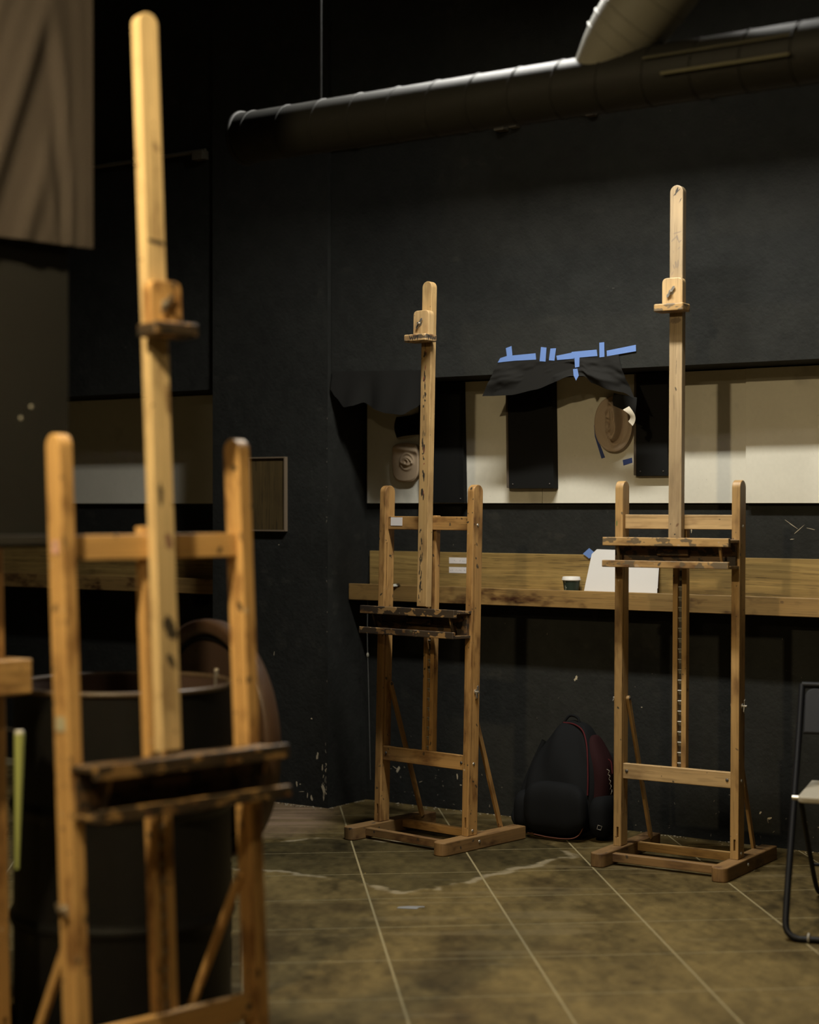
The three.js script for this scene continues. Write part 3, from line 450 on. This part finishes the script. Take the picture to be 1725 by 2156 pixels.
for (const l of PENDANTS) {
  const t = thing('pendant_lamp', l.label, 'lamp', l.p, 0, 'dome pendant lamps');
  part('dome', new THREE.LatheGeometry(V2([[0.19, -0.020], [0.188, 0.0], [0.16, 0.055], [0.11, 0.095], [0.05, 0.115], [0.03, 0.15], [0, 0.15], [0, 0.145], [0.026, 0.145], [0.045, 0.110], [0.105, 0.089], [0.154, 0.050], [0.182, -0.002], [0.186, -0.020], [0.19, -0.020]]), 40), mat([0.5, 0.48, 0.44], 0.6, { side: THREE.DoubleSide }), t);
  part('socket', new THREE.CylinderGeometry(0.02, 0.02, 0.07, 14), M.blackPaint, t, [0, 0.075, 0]);
  part('bulb', new THREE.SphereGeometry(0.07, 20, 14), new THREE.MeshStandardMaterial({ color: 0x333333, emissive: lin(...l.c), emissiveIntensity: 6 }), t, [0, 0.020, 0]);
  part('flex', new THREE.CylinderGeometry(0.004, 0.004, 4.25 - l.p.y - 0.15, 8), M.blackPaint, t, [0, 0.15 + (4.25 - l.p.y - 0.15) / 2, 0]);
  const a = new THREE.PointLight(lin(...l.c), l.I, 0, 2); a.position.set(0, 0.020, 0); a.castShadow = true; a.shadow.radius = 3.5; a.name = 'bulb_light'; t.add(a);
}

// ---------------------------------------------------------------- easels
const EV = new Evaluator(); EV.useGroups = false;
function uprightGeo(h, wd, dp) {                       // rounded head seen from the side; grooves in both sides and a slot at the foot
  const s = new THREE.Shape(); s.moveTo(-dp, 0); s.lineTo(0, 0); s.lineTo(0, h - dp / 2); s.absarc(-dp / 2, h - dp / 2, dp / 2, 0, Math.PI, false); s.lineTo(-dp, 0);
  const g = extr(s, wd, 0.003, 12); g.rotateY(-Math.PI / 2);                       // shape x -> z
  let b = new Brush(g); b.updateMatrixWorld();
  const cut = (w, hh, d, x, y, z) => { const c = new Brush(new THREE.BoxGeometry(w, hh, d)); c.position.set(x, y, z); c.updateMatrixWorld(); b = EV.evaluate(b, c, SUBTRACTION); b.updateMatrixWorld(); };
  for (const k of [-1, 1]) cut(0.012, h * 0.74, 0.005, k * wd / 2, h * 0.46, -dp * 0.62 + (k > 0 ? 0.024 : 0.01));
  cut(0.009, 0.045, 0.03, 0.002, 0.055, 0);
  return grainUV(strip(b.geometry), 'y', R0(), R0());
}
function wingNut() { const g = [new THREE.CylinderGeometry(0.005, 0.005, 0.02, 10).rotateX(Math.PI / 2), new THREE.CylinderGeometry(0.011, 0.011, 0.004, 14).rotateX(Math.PI / 2).translate(0, 0, -0.007)]; for (const k of [-1, 1]) { const s = new THREE.Shape(V2([[0.003, -0.004], [0.022, 0.006], [0.024, 0.014], [0.016, 0.016], [0.003, 0.006]])); const w = new THREE.ExtrudeGeometry(s, { depth: 0.003, bevelEnabled: false }); w.translate(0, 0, -0.0015); if (k < 0) w.rotateZ(Math.PI); g.push(w); } return merge(g); }
const boltGeo = new THREE.SphereGeometry(0.007, 12, 8).scale(1, 1, 0.5);
function easel(o) {
  const t = thing('studio_easel', o.label, 'easel', new THREE.Vector3(o.X, 0, -o.Z), -o.psi, 'wooden studio easels');
  const Wd = o.W || 0.54, wu = 0.035, dp = 0.062, H = o.H, py = 0.075, F = new THREE.Matrix4().makeTranslation(0, py, 0).multiply(new THREE.Matrix4().makeRotationX(-o.lean)).multiply(new THREE.Matrix4().makeTranslation(0, -py, 0));
  const fp = (name, g, m, pos, rot, parent = t) => { const x = part(name, g, m, parent, pos, rot); x.updateMatrix(); x.matrix.premultiply(F); x.matrix.decompose(x.position, x.quaternion, x.scale); return x; };
  const m1 = o.m.upright, xs = Wd / 2 - wu / 2;
  // base
  for (const k of [-1, 1]) {
    const L = 0.54, rw = 0.066, s = new THREE.Shape(); s.moveTo(-rw / 2, -0.36); s.lineTo(rw / 2, -0.36); s.lineTo(rw / 2, -0.36 + L - 0.03); s.quadraticCurveTo(rw / 2, -0.36 + L, 0, -0.36 + L); s.quadraticCurveTo(-rw / 2, -0.36 + L, -rw / 2, -0.36 + L - 0.03); s.lineTo(-rw / 2, -0.36);
    const g = extr(s, 0.056, 0.004, 8); g.rotateX(Math.PI / 2); const r = part('base_rail', grainUV(g, 'z', R0(), R0()), M.baseWood, t, [k * (xs + 0.006), 0.0285, 0]);
    part('bolt', boltGeo, M.steel, r, [k * 0.033, 0.004, -0.05], [0, k * Math.PI / 2, 0]);
  }
  const inner = 2 * (xs + 0.006) - 0.066;
  part('base_crossbar', bar(inner, 0.034, 0.03, 'x', 0.003), M.baseWood, t, [0, 0.030, 0.085]);
  part('base_crossbar', bar(inner, 0.034, 0.03, 'x', 0.003), m1, t, [0, 0.036, -0.15]);
  // frame
  for (const k of [-1, 1]) {
    const u = fp('upright', uprightGeo(H - 0.058, wu, dp), m1, [k * xs, 0.058, 0]);
    part('bolt', boltGeo, M.steel, u, [k * (wu / 2), o.lowBar + 0.03 - 0.058, -0.03], [0, k * Math.PI / 2, 0]);
    part('bolt', boltGeo, M.steel, u, [k * (wu / 2), 0.02, -0.03], [0, k * Math.PI / 2, 0]);
    part('bolt', boltGeo, M.steel, u, [k * (wu / 2), 1.36 - 0.058, -0.03], [0, k * Math.PI / 2, 0]);
    const nut = part('wing_nut', wingNut(), M.steel, u, [k * (wu / 2 + 0.009), o.brace - 0.058, -0.035], [0, k * Math.PI / 2, 0.9 * k]);
    // brace from the upright to the back of the base
    const a = new THREE.Vector3(k * (xs - wu / 2 - 0.008), o.brace, -0.045).applyMatrix4(F), b = new THREE.Vector3(k * (xs - wu / 2 - 0.008), 0.050, o.braceZ);
    const d = b.clone().sub(a), L = d.length(), s = new THREE.Shape(); s.moveTo(-0.011, 0); s.lineTo(-0.011, -L); s.lineTo(0.011, -L); s.lineTo(0.011, 0); s.absarc(0, 0, 0.011, 0, Math.PI, false);
    const g = extr(s, 0.013, 0.002, 10); g.rotateY(Math.PI / 2); grainUV(g, 'y'); const q = part('brace', grainUV(g, 'y', R0(), R0()), m1, t, a.toArray());
    q.rotation.x = Math.atan2(-d.z, -d.y); part('bolt', boltGeo, M.darkSteel, q, [-k * 0.007, 0, 0], [0, -k * Math.PI / 2, 0]);
  }
  const iw = Wd - 2 * wu;
  const hb = fp('upper_crossbar', bar(iw, 0.058, 0.024, 'x', 0.003), o.m.cross, [0, o.topBar, -0.032]);
  const lb = fp('lower_crossbar', bar(iw, 0.062, 0.024, 'x', 0.003), o.m.cross, [0, o.lowBar + 0.031, -0.024]);
  for (const k of [-1, 1]) part('bolt', boltGeo, M.darkSteel, lb, [k * (iw / 2 - 0.018), 0, 0.012]);
  const gt = 1.40, gb = o.lowBar + 0.03;
  for (const k of [-1, 1]) fp('guide_strip', bar(0.021, gt - gb, 0.030, 'y', 0.002), m1, [k * 0.0195, (gt + gb) / 2, -0.052]);
  { const n = Math.floor((o.tray - gb) / 0.0415), g = [new THREE.BoxGeometry(0.016, gt - gb, 0.004).translate(0, (gt - gb) / 2, 0)]; const q = fp('ratchet_rack', merge(g), M.darkSteel, [0, gb, -0.056]);
    const pins = []; for (let i = 0; i < n; i++) { pins.push(new THREE.BoxGeometry(0.016, 0.0035, 0.014).rotateX(-0.5).translate(0, 0.045 + i * 0.0415, 0.008)); pins.push(new THREE.BoxGeometry(0.014, 0.012, 0.003).rotateX(0.5).translate(0, 0.037 + i * 0.0415, 0.007)); } part('ratchet_teeth', merge(pins), M.tooth, q).userData.kind = 'stuff'; }
  { const L = o.mastTop - o.mastFoot, mw = 0.056, s = new THREE.Shape(); s.moveTo(-mw / 2, 0); s.lineTo(mw / 2, 0); s.lineTo(mw / 2, L - mw / 2); s.absarc(0, L - mw / 2, mw / 2, 0, Math.PI, false); s.lineTo(-mw / 2, 0);
    const g = grainUV(extr(s, 0.034, 0.003, 14), 'y', 0.24, 0); fp('mast', g, o.m.mast, [0, o.mastFoot, -0.002]); }
  // top holder
  { const bw = 0.088, bh = o.clampH || 0.108, r = 0.022, s = new THREE.Shape(); s.moveTo(-bw / 2, 0); s.lineTo(bw / 2, 0); s.lineTo(bw / 2, bh - r); s.quadraticCurveTo(bw / 2, bh, bw / 2 - r, bh); s.lineTo(-bw / 2 + r, bh); s.quadraticCurveTo(-bw / 2, bh, -bw / 2, bh - r); s.lineTo(-bw / 2, 0);
    const c = fp('clamp_block', grainUV(extr(s, 0.036, 0.003, 8), 'y', R0(), R0()), o.m.clamp, [0, o.clamp, 0.033]);
    part('wing_nut', wingNut(), M.steel, c, [-0.004, bh * 0.48, 0.024], [0, 0, 0.4]);
    fp('clamp_back', bar(0.04, bh * 0.8, 0.006, 'y', 0.001), o.m.clamp, [0, o.clamp + bh * 0.4, -0.0225]);
    fp('clamp_ledge', grainUV(new RoundedBoxGeometry(0.126, 0.032, 0.074, 3, 0.006), 'x', 0.5, 0.25), o.m.ledge, [0, o.clamp - 0.013, 0.053]); }
  // canvas tray: upper ledge, back plank, lower ledge and two slanted brackets
  const ty = o.tray, th = o.trayH || 0.118;
  fp('tray_ledge', bar(Wd, 0.034, 0.022, 'x', 0.003), o.m.tray, [0, ty - 0.017, 0.104]);
  fp('tray_top', bar(Wd - 0.004, 0.012, 0.094, 'x', 0.002), o.m.tray, [0, ty - 0.012, 0.047]);
  fp('tray_back', bar(Wd - 0.02, th - 0.01, 0.016, 'x', 0.002), M.trayBack, [0, ty - th / 2, 0.010]);
  fp('tray_shelf', bar(Wd - 0.004, 0.012, 0.098, 'x', 0.002), o.m.tray, [0, ty - th + 0.004, 0.052]);
  fp('tray_lip', bar(Wd, 0.028, 0.018, 'x', 0.003), o.m.tray, [0, ty - th + 0.012, 0.110]);
  for (const k of [-1, 1]) fp('tray_bracket', bar(0.010, th * 0.78, 0.012, 'y', 0.002), o.m.tray, [k * (Wd / 2 - 0.05), ty - th * 0.56, 0.07], [0.35, 0, 0]);
  fp('tray_handle', bar(0.14, 0.03, 0.02, 'x', 0.008), M.trayBack, [0, ty - th * 0.5, 0.028]);
  o.extra && o.extra(t, fp);
  return t;
}
M.tag = mat([0.66, 0.62, 0.60], 0.8);
const easelRight = easel({ label: 'wooden easel with the tallest bare mast, right of the black backpack', X: 1.057, Z: 7.003, psi: 0.569, lean: 0.0115, H: 1.542, mastTop: 2.72, mastFoot: 1.312, clamp: 2.238, tray: 1.314, lowBar: 0.332, topBar: 1.376, brace: 0.655, braceZ: -0.27,
  m: { upright: M.honey, cross: M.pine, mast: M.mastMarked, clamp: M.pine, ledge: M.trayLight, tray: M.trayLight },
  extra(t, fp) { fp('paint_smear', new THREE.SphereGeometry(0.5, 12, 8).scale(0.006, 0.024, 0.0015), mat([0.10, 0.13, 0.03], 0.6), [-0.262, 1.37, 0.0]); } });
const easelLeft = easel({ label: 'wooden easel with a paint-caked tray and white tag, left of the black backpack', X: 0.044, Z: 7.519, psi: 0.737, lean: 0.0268, H: 1.530, mastTop: 2.405, mastFoot: 1.008, clamp: 2.168, tray: 1.005, lowBar: 0.328, topBar: 1.366, brace: 0.66, braceZ: -0.27,
  m: { upright: M.amber, cross: M.amber, mast: M.mastStreaked, clamp: M.pine, ledge: M.ledgeMarked, tray: M.trayDark },
  extra(t, fp) { fp('paper_tag', new THREE.BoxGeometry(0.068, 0.036, 0.001), M.tag, [-0.185, 1.372, -0.0192]); } });
const easelNear = easel({ label: 'large blurred wooden easel with a black-caked tray in the near foreground', X: -0.535, Z: 4.088, psi: -0.7465, lean: 0.0555, H: 1.613, mastTop: 2.62, mastFoot: 0.872, clamp: 1.868, clampH: 0.105, tray: 0.868, trayH: 0.125, lowBar: 0.20, topBar: 1.352, brace: 0.54, braceZ: -0.34,
  m: { upright: M.grubby, cross: M.grubby, mast: M.mastFront, clamp: M.grubby, ledge: M.trayDark, tray: M.trayDark },
  extra(t, fp) {
    fp('paper_tag', new THREE.BoxGeometry(0.002, 0.03, 0.026), mat([0.62, 0.36, 0.30], 0.8), [-0.271, 1.355, -0.03]);
    fp('tape_tag', new THREE.BoxGeometry(0.002, 0.032, 0.036), mat([0.42, 0.40, 0.28], 0.8), [-0.271, 0.955, -0.03]);
  } });
const easelEdge = easel({ label: 'wooden easel cut off by the left edge of the picture, holding the black board', X: -1.22, Z: 4.317, psi: -0.7465, lean: 0.03, H: 1.50, mastTop: 2.6, mastFoot: 1.20, clamp: 2.5, tray: 1.055, trayH: 0.088, lowBar: 0.30, topBar: 1.27, brace: 0.6, braceZ: -0.3,
  m: { upright: M.amber, cross: M.amber, mast: M.amber, clamp: M.pine, ledge: M.amber, tray: M.honey },
  extra(t, fp) { fp('tray_front', bar(0.54, 0.086, 0.012, 'x', 0.003), M.honey, [0, 1.012, 0.126]); fp('tray_end', bar(0.016, 0.085, 0.112, 'y', 0.003), M.honey, [0.271, 1.012, 0.064]); fp('mast_ledge', bar(0.2, 0.02, 0.1, 'x', 0.002), M.amber, [0, 1.322, 0.065]); } });
{ // black board on the edge easel, and the drape hung before it
  const c = Math.cos(0.7465), s = Math.sin(0.7465), E4 = (x, y, z) => new THREE.Vector3(-1.22 + x * c + z * s, y, -(4.317 + x * s - z * c));
  const t = thing('black_drawing_board', 'large black drawing board on the easel at the left edge', 'board', E4(-0.05, 1.336, 0.062), 0.7465);
  part('board', bar(0.90, 1.30, 0.012, 'y', 0.002), matte([0.012, 0.012, 0.011], 0.7), t, [0, 0.652, 0]);
  part('bottom_batten', bar(0.90, 0.025, 0.012, 'x', 0.002), mat([0.016, 0.015, 0.013], 0.6), t, [0, 0.022, 0.012]);
  for (const [x, y] of [[0.34, 0.36], [0.31, 0.33]]) part('paint_spot', new THREE.SphereGeometry(0.005, 10, 6).scale(1, 1, 0.2), mat([0.30, 0.29, 0.24], 0.7), t, [x, y, 0.006]);
  const g = sheet(70, 80, (a, b) => { const x = -0.48 + 0.97 * a, y = 0.79 + 1.36 * b, k = 1 - b; const q = x + 0.75 * k * (1 - smooth(0.35, 0.48, x)) * 0.6, f = 0.011 * Math.sin(24 * q + 0.6) * (0.4 + 0.6 * b) + 0.0045 * Math.sin(51 * q + 2) + 0.002 * Math.sin(95 * q); return [x, y - 0.02 * a, 0.055 + f]; }, 0.0015);  // unseen upper part made tall to block pendant light from the left recess
  const dr = thing('hanging_drape', 'grey-brown folded drape hanging at the top left', 'cloth', E4(-0.05, 1.336, 0.062), 0.7465);
  part('cloth', g, matte([0.040, 0.033, 0.028], 0.9, { side: THREE.DoubleSide }), dr);
  part('curtain_rod', rod([-0.55, 2.15, 0.055], [0.55, 2.15, 0.055], 0.012), M.darkSteel, dr);  // unseen rod, added to carry the heightened drape
  for (const x of [-0.5, 0.5]) part('hanger', rod([x, 2.15, 0.055], [x, 4.25 - 1.336, 0.055], 0.004, 8), M.blackPaint, dr);
  const k = new THREE.CylinderGeometry(0.0125, 0.0045, 0.335, 14); const st = thing('green_stick', 'pale green tapered stick beside the easel at the left edge', 'stick', new THREE.Vector3(-0.972, 0.0, -4.36)); 
  part('shaft', k, mat([0.36, 0.40, 0.13], 0.5), st, [0, 0.71, 0], [0, 0, -0.02]); part('cap', new THREE.CylinderGeometry(0.0108, 0.0108, 0.008, 14), mat([0.7, 0.68, 0.6], 0.5), st, [0.003, 0.882, 0]);
  part('hook', rod([-0.002, 0.885, 0], [-0.045, 0.885, -0.05], 0.002, 6), M.darkSteel, st);
}

// ---------------------------------------------------------------- steel drum, lid and crate
{
  const t = thing('steel_drum', 'open black steel drum behind the near easel', 'drum', new THREE.Vector3(-0.812, 0, -4.98));
  const r = 0.305, h = 0.945, black = matte([0.0045, 0.0046, 0.0046], 0.5, { specularIntensity: 0.5 }), rust = mat([0.045, 0.022, 0.013], 0.8, { side: THREE.DoubleSide });
  const pr = [[0, 0.002], [r - 0.01, 0.002], [r, 0.012]]; for (const y of [0.30, 0.61]) pr.push([r, y - 0.03], [r + 0.010, y - 0.010], [r + 0.012, y], [r + 0.010, y + 0.010], [r, y + 0.03]); pr.push([r, h - 0.012]);
  part('drum_wall', new THREE.LatheGeometry(V2(pr), 72), black, t);
  part('drum_lining', new THREE.LatheGeometry(V2([[0, 0.01], [r - 0.006, 0.01], [r - 0.006, h - 0.01]]), 72), rust, t, null, null, 'rusty brown inside');
  part('rolled_rim', new THREE.TorusGeometry(r, 0.008, 10, 80).rotateX(Math.PI / 2), mat([0.075, 0.05, 0.03], 0.45), t, [0, h - 0.006, 0]);
  part('rim_clip', bar(0.012, 0.05, 0.012, 'y', 0.002), M.steel, t, [0.245, h - 0.005, -0.175]);
  const c = thing('black_crate', 'black wooden crate hidden behind the steel drum', 'crate', new THREE.Vector3(-0.79, 0, -5.56), 0.3);
  for (const z of [-1, 1]) for (let k = 0; k < 3; k++) part('slat', bar(0.40, 0.09, 0.012, 'x', 0.002), M.blackPaint, c, [0, 0.05 + k * 0.11, z * 0.15]);
  for (const x of [-1, 1]) part('crate_end', bar(0.012, 0.318, 0.288, 'y', 0.002), M.blackPaint, c, [x * 0.194, 0.16, 0]);
  part('crate_top', bar(0.40, 0.012, 0.312, 'x', 0.002), M.blackPaint, c, [0, 0.326, 0]);
  const R = 0.375, l = thing('drum_lid', 'round brown drum lid with raised rim standing behind the steel drum', 'lid', new THREE.Vector3(-0.632, 0.338 + R, -5.50), -0.93);
  const brown = mat([0.038, 0.020, 0.0125], 0.65);
  part('disc', new THREE.CylinderGeometry(R - 0.01, R - 0.01, 0.012, 72).rotateX(Math.PI / 2), brown, l, [0, 0, -0.012]);
  part('rim', new THREE.LatheGeometry(V2([[R - 0.05, -0.006], [R - 0.046, 0.012], [R - 0.034, 0.016], [R - 0.012, 0.018], [R - 0.002, 0.012], [R, -0.01], [R - 0.004, -0.036], [R - 0.012, -0.036], [R - 0.012, -0.01], [R - 0.05, -0.012]]), 80).rotateX(Math.PI / 2), mat([0.06, 0.032, 0.018], 0.5), l);
  part('gasket', new THREE.TorusGeometry(R - 0.058, 0.007, 8, 80), M.blackPaint, l, [0, 0, -0.004]);
}
// ---------------------------------------------------------------- backpack
{
  const t = thing('backpack', 'black backpack with red piping slumped on the floor between the far easels', 'backpack', W(1.272, 0, 0.30), -TH + 0.06);
  const body = new THREE.SphereGeometry(1, 56, 40), shape = (g, f) => { const p = g.attributes.position; for (let i = 0; i < p.count; i++) { const q = f(p.getX(i), p.getY(i), p.getZ(i)); p.setXYZ(i, ...q); } g.computeVertexNormals(); return g; };
  const se = (v, e) => Math.sign(v) * Math.pow(Math.abs(v), e);
  const fab = matte([0.0052, 0.0056, 0.0062], 0.85), mar = matte([0.016, 0.0045, 0.005], 0.85), red = matte([0.055, 0.008, 0.010], 0.7);
  const half = y => 0.185 - 0.075 * smooth(-0.1, 1.0, y);
  part('main_body', shape(body, (x, y, z) => { const k = se(y, 0.75); const wd = half(k); const cr = 0.008 * Math.sin(7 * x + 5 * k) ; return [se(x, 0.62) * wd + 0.02 * k, 0.245 + 0.245 * k - 0.018 * se(x, 0.6) * smooth(0, 1, k), se(z, 0.7) * (0.115 - 0.02 * k) + cr - 0.055 * (k + 1)]; }), fab, t);
  part('front_pocket', shape(new THREE.SphereGeometry(1, 40, 28), (x, y, z) => [se(x, 0.6) * 0.150, 0.135 + 0.115 * se(y, 0.7), 0.075 + 0.055 * se(z, 0.8) + 0.006 * Math.sin(9 * x)]), fab, t);
  part('side_panel', shape(new THREE.SphereGeometry(1, 30, 28), (x, y, z) => [0.165 - 0.06 * smooth(0, 1, y) + 0.045 * se(x, 0.8), 0.25 + 0.19 * se(y, 0.8), -0.055 - 0.04 * y + 0.075 * se(z, 0.7)]), mar, t, null, null, 'dark maroon side panel');
  part('side_pocket', shape(new THREE.SphereGeometry(1, 30, 24), (x, y, z) => [0.185 + 0.05 * se(x, 0.8), 0.105 + 0.095 * se(y, 0.7), -0.02 + 0.085 * se(z, 0.7)]), fab, t);
  part('side_pocket', shape(new THREE.SphereGeometry(1, 30, 24), (x, y, z) => [-0.185 + 0.045 * se(x, 0.8), 0.10 + 0.09 * se(y, 0.7), -0.02 + 0.08 * se(z, 0.7)]), fab, t);
  part('piping', tube([[-0.035, 0.487, -0.075], [0.02, 0.484, -0.068], [0.075, 0.462, -0.04], [0.110, 0.41, -0.005], [0.128, 0.34, 0.022], [0.140, 0.26, 0.045], [0.143, 0.20, 0.055]], 0.0035, 40, 8), red, t);
  part('piping', tube([[0.20, 0.35, -0.03], [0.215, 0.335, -0.03], [0.225, 0.29, -0.02]], 0.003, 14, 6), red, t);
  part('pocket_piping', tube([[-0.12, 0.022, 0.10], [0.0, 0.016, 0.118], [0.09, 0.018, 0.108], [0.125, 0.04, 0.092], [0.143, 0.09, 0.085]], 0.0028, 30, 6), matte([0.08, 0.03, 0.018], 0.7), t);
  part('shoulder_strap', tube([[-0.13, 0.40, -0.08], [-0.19, 0.25, -0.05], [-0.225, 0.12, -0.02], [-0.24, 0.07, 0.0], [-0.20, 0.03, 0.03]], 0.014, 30, 8), fab, t);
  part('grab_loop', tube([[-0.05, 0.478, -0.10], [-0.02, 0.515, -0.11], [0.02, 0.505, -0.11], [0.03, 0.47, -0.10]], 0.006, 20, 8), fab, t);
  part('buckle', new THREE.TorusGeometry(0.012, 0.002, 6, 4), mat([0.12, 0.11, 0.09], 0.4), t, [0.205, 0.07, 0.068], [0, 0.4, 0.5]);
  const cords = []; for (let k = 0; k < 5; k++) cords.push(tube([[0.208 + 0.004 * k, 0.31 - 0.022 * k, 0.0 - 0.004 * k], [0.222 + 0.003 * k, 0.305 - 0.022 * k, 0.004], [0.215 + 0.003 * k, 0.292 - 0.022 * k, 0.0]], 0.0012, 8, 5)); part('lacing', merge(cords), mat([0.34, 0.31, 0.24], 0.6), t);
}
// ---------------------------------------------------------------- folding chair
{
  const yw = 0.335, t = thing('folding_chair', 'black steel folding chair with pale seat at the right edge', 'chair', new THREE.Vector3(1.243, 0, -5.82), -yw);
  const k = matte([0.005, 0.005, 0.0058], 0.5, { specularIntensity: 0.3 }), Wc = 0.42, r = 0.0115;
  const P = (x, y, z) => new THREE.Vector3(x, y, z);
  part('front_frame', tube([P(0, 0.80, -0.50), P(0.0, 0.62, -0.395), P(0.0, 0.36, -0.225), P(0.0, 0.10, -0.055), P(0.006, 0.035, -0.012), P(0.04, r, 0.004), P(0.10, r, 0.004), P(Wc - 0.10, r, 0.004), P(Wc - 0.04, r, 0.004), P(Wc - 0.006, 0.035, -0.012), P(Wc, 0.10, -0.055), P(Wc, 0.36, -0.225), P(Wc, 0.62, -0.395), P(Wc, 0.80, -0.50)], r, 140, 10, false, 0.4), k, t);
  part('rear_frame', tube([P(0.03, 0.44, -0.20), P(0.03, 0.25, -0.42), P(0.03, 0.06, -0.66), P(0.04, 0.012, -0.72), P(0.08, 0.009, -0.735), P(Wc - 0.08, 0.009, -0.735), P(Wc - 0.04, 0.012, -0.72), P(Wc - 0.03, 0.06, -0.66), P(Wc - 0.03, 0.25, -0.42), P(Wc - 0.03, 0.44, -0.20)], 0.009, 120, 10, false, 0.4), k, t);
  part('rear_stretcher', rod([0.03, 0.15, -0.545], [Wc - 0.03, 0.15, -0.545], 0.006), k, t);
  const s = new THREE.Shape(); s.moveTo(0.05, -0.14); s.lineTo(Wc - 0.05, -0.14); s.quadraticCurveTo(Wc - 0.025, -0.14, Wc - 0.025, -0.17); s.lineTo(Wc - 0.03, -0.52); s.lineTo(0.03, -0.52); s.lineTo(0.025, -0.17); s.quadraticCurveTo(0.025, -0.14, 0.05, -0.14);
  part('seat', extr(s, 0.022, 0.006, 8).rotateX(Math.PI / 2), mat([0.30, 0.27, 0.21], 0.6), t, [0, 0.447, 0], null, 'pale seat');
  const bk = new THREE.Shape(); bk.moveTo(-Wc / 2 + 0.015, -0.09); bk.lineTo(Wc / 2 - 0.015, -0.09); bk.lineTo(Wc / 2 - 0.012, 0.05); bk.quadraticCurveTo(Wc / 2 - 0.015, 0.085, Wc / 2 - 0.05, 0.085); bk.lineTo(-Wc / 2 + 0.05, 0.085); bk.quadraticCurveTo(-Wc / 2 + 0.015, 0.085, -Wc / 2 + 0.012, 0.05); bk.lineTo(-Wc / 2 + 0.015, -0.09);
  part('backrest', extr(bk, 0.016, 0.005, 8), k, t, [Wc / 2, 0.715, -0.448], [-0.55, 0, 0]);
  part('top_rail', rod([0, 0.80, -0.50], [Wc, 0.80, -0.50], 0.012), k, t);
  for (const x of [0.014, Wc - 0.014]) part('pivot', new THREE.CylinderGeometry(0.009, 0.009, 0.03, 12).rotateZ(Math.PI / 2), M.steel, t, [x, 0.44, -0.22]);
  for (const x of [0.03, Wc - 0.03]) part('foot_tape', new THREE.TorusGeometry(0.0125, 0.004, 8, 14).rotateY(Math.PI / 2), mat([0.30, 0.28, 0.24], 0.6), t, [x + 0.05, 0.0165, 0.004]);
}
// ---------------------------------------------------------------- litter on the floor
{ const g = sheet(8, 6, (s, t) => [(s - 0.5) * 0.026, 0.002 + 0.006 * Math.sin(3 * s) * t, (t - 0.5) * 0.016 * Math.sin(Math.PI * (0.15 + 0.7 * s))], 0); solo('dry_leaf', g, mat([0.20, 0.16, 0.10], 0.8, { side: THREE.DoubleSide }), 'small curled scrap on the floor right of the right easel foot', 'scrap', new THREE.Vector3(1.37, 0.001, -6.92)); }
{ const s = new THREE.Shape(V2([[-0.05, -0.016], [0.02, -0.03], [0.03, -0.004], [0.05, 0.0], [0.048, 0.012], [-0.01, 0.016], [-0.045, 0.006]])); const g = extr(s, 0.0008, 0); g.rotateX(-Math.PI / 2); solo('tape_scrap', g, mat([0.16, 0.165, 0.17], 0.7), 'grey-blue tape scrap stuck to the floor before the left far easel', 'tape', new THREE.Vector3(0.005, 0.0012, -6.30)); }

scene.traverse(o => { if (o.isMesh) { o.castShadow = true; o.receiveShadow = true; } });
renderer.render(scene, camera);
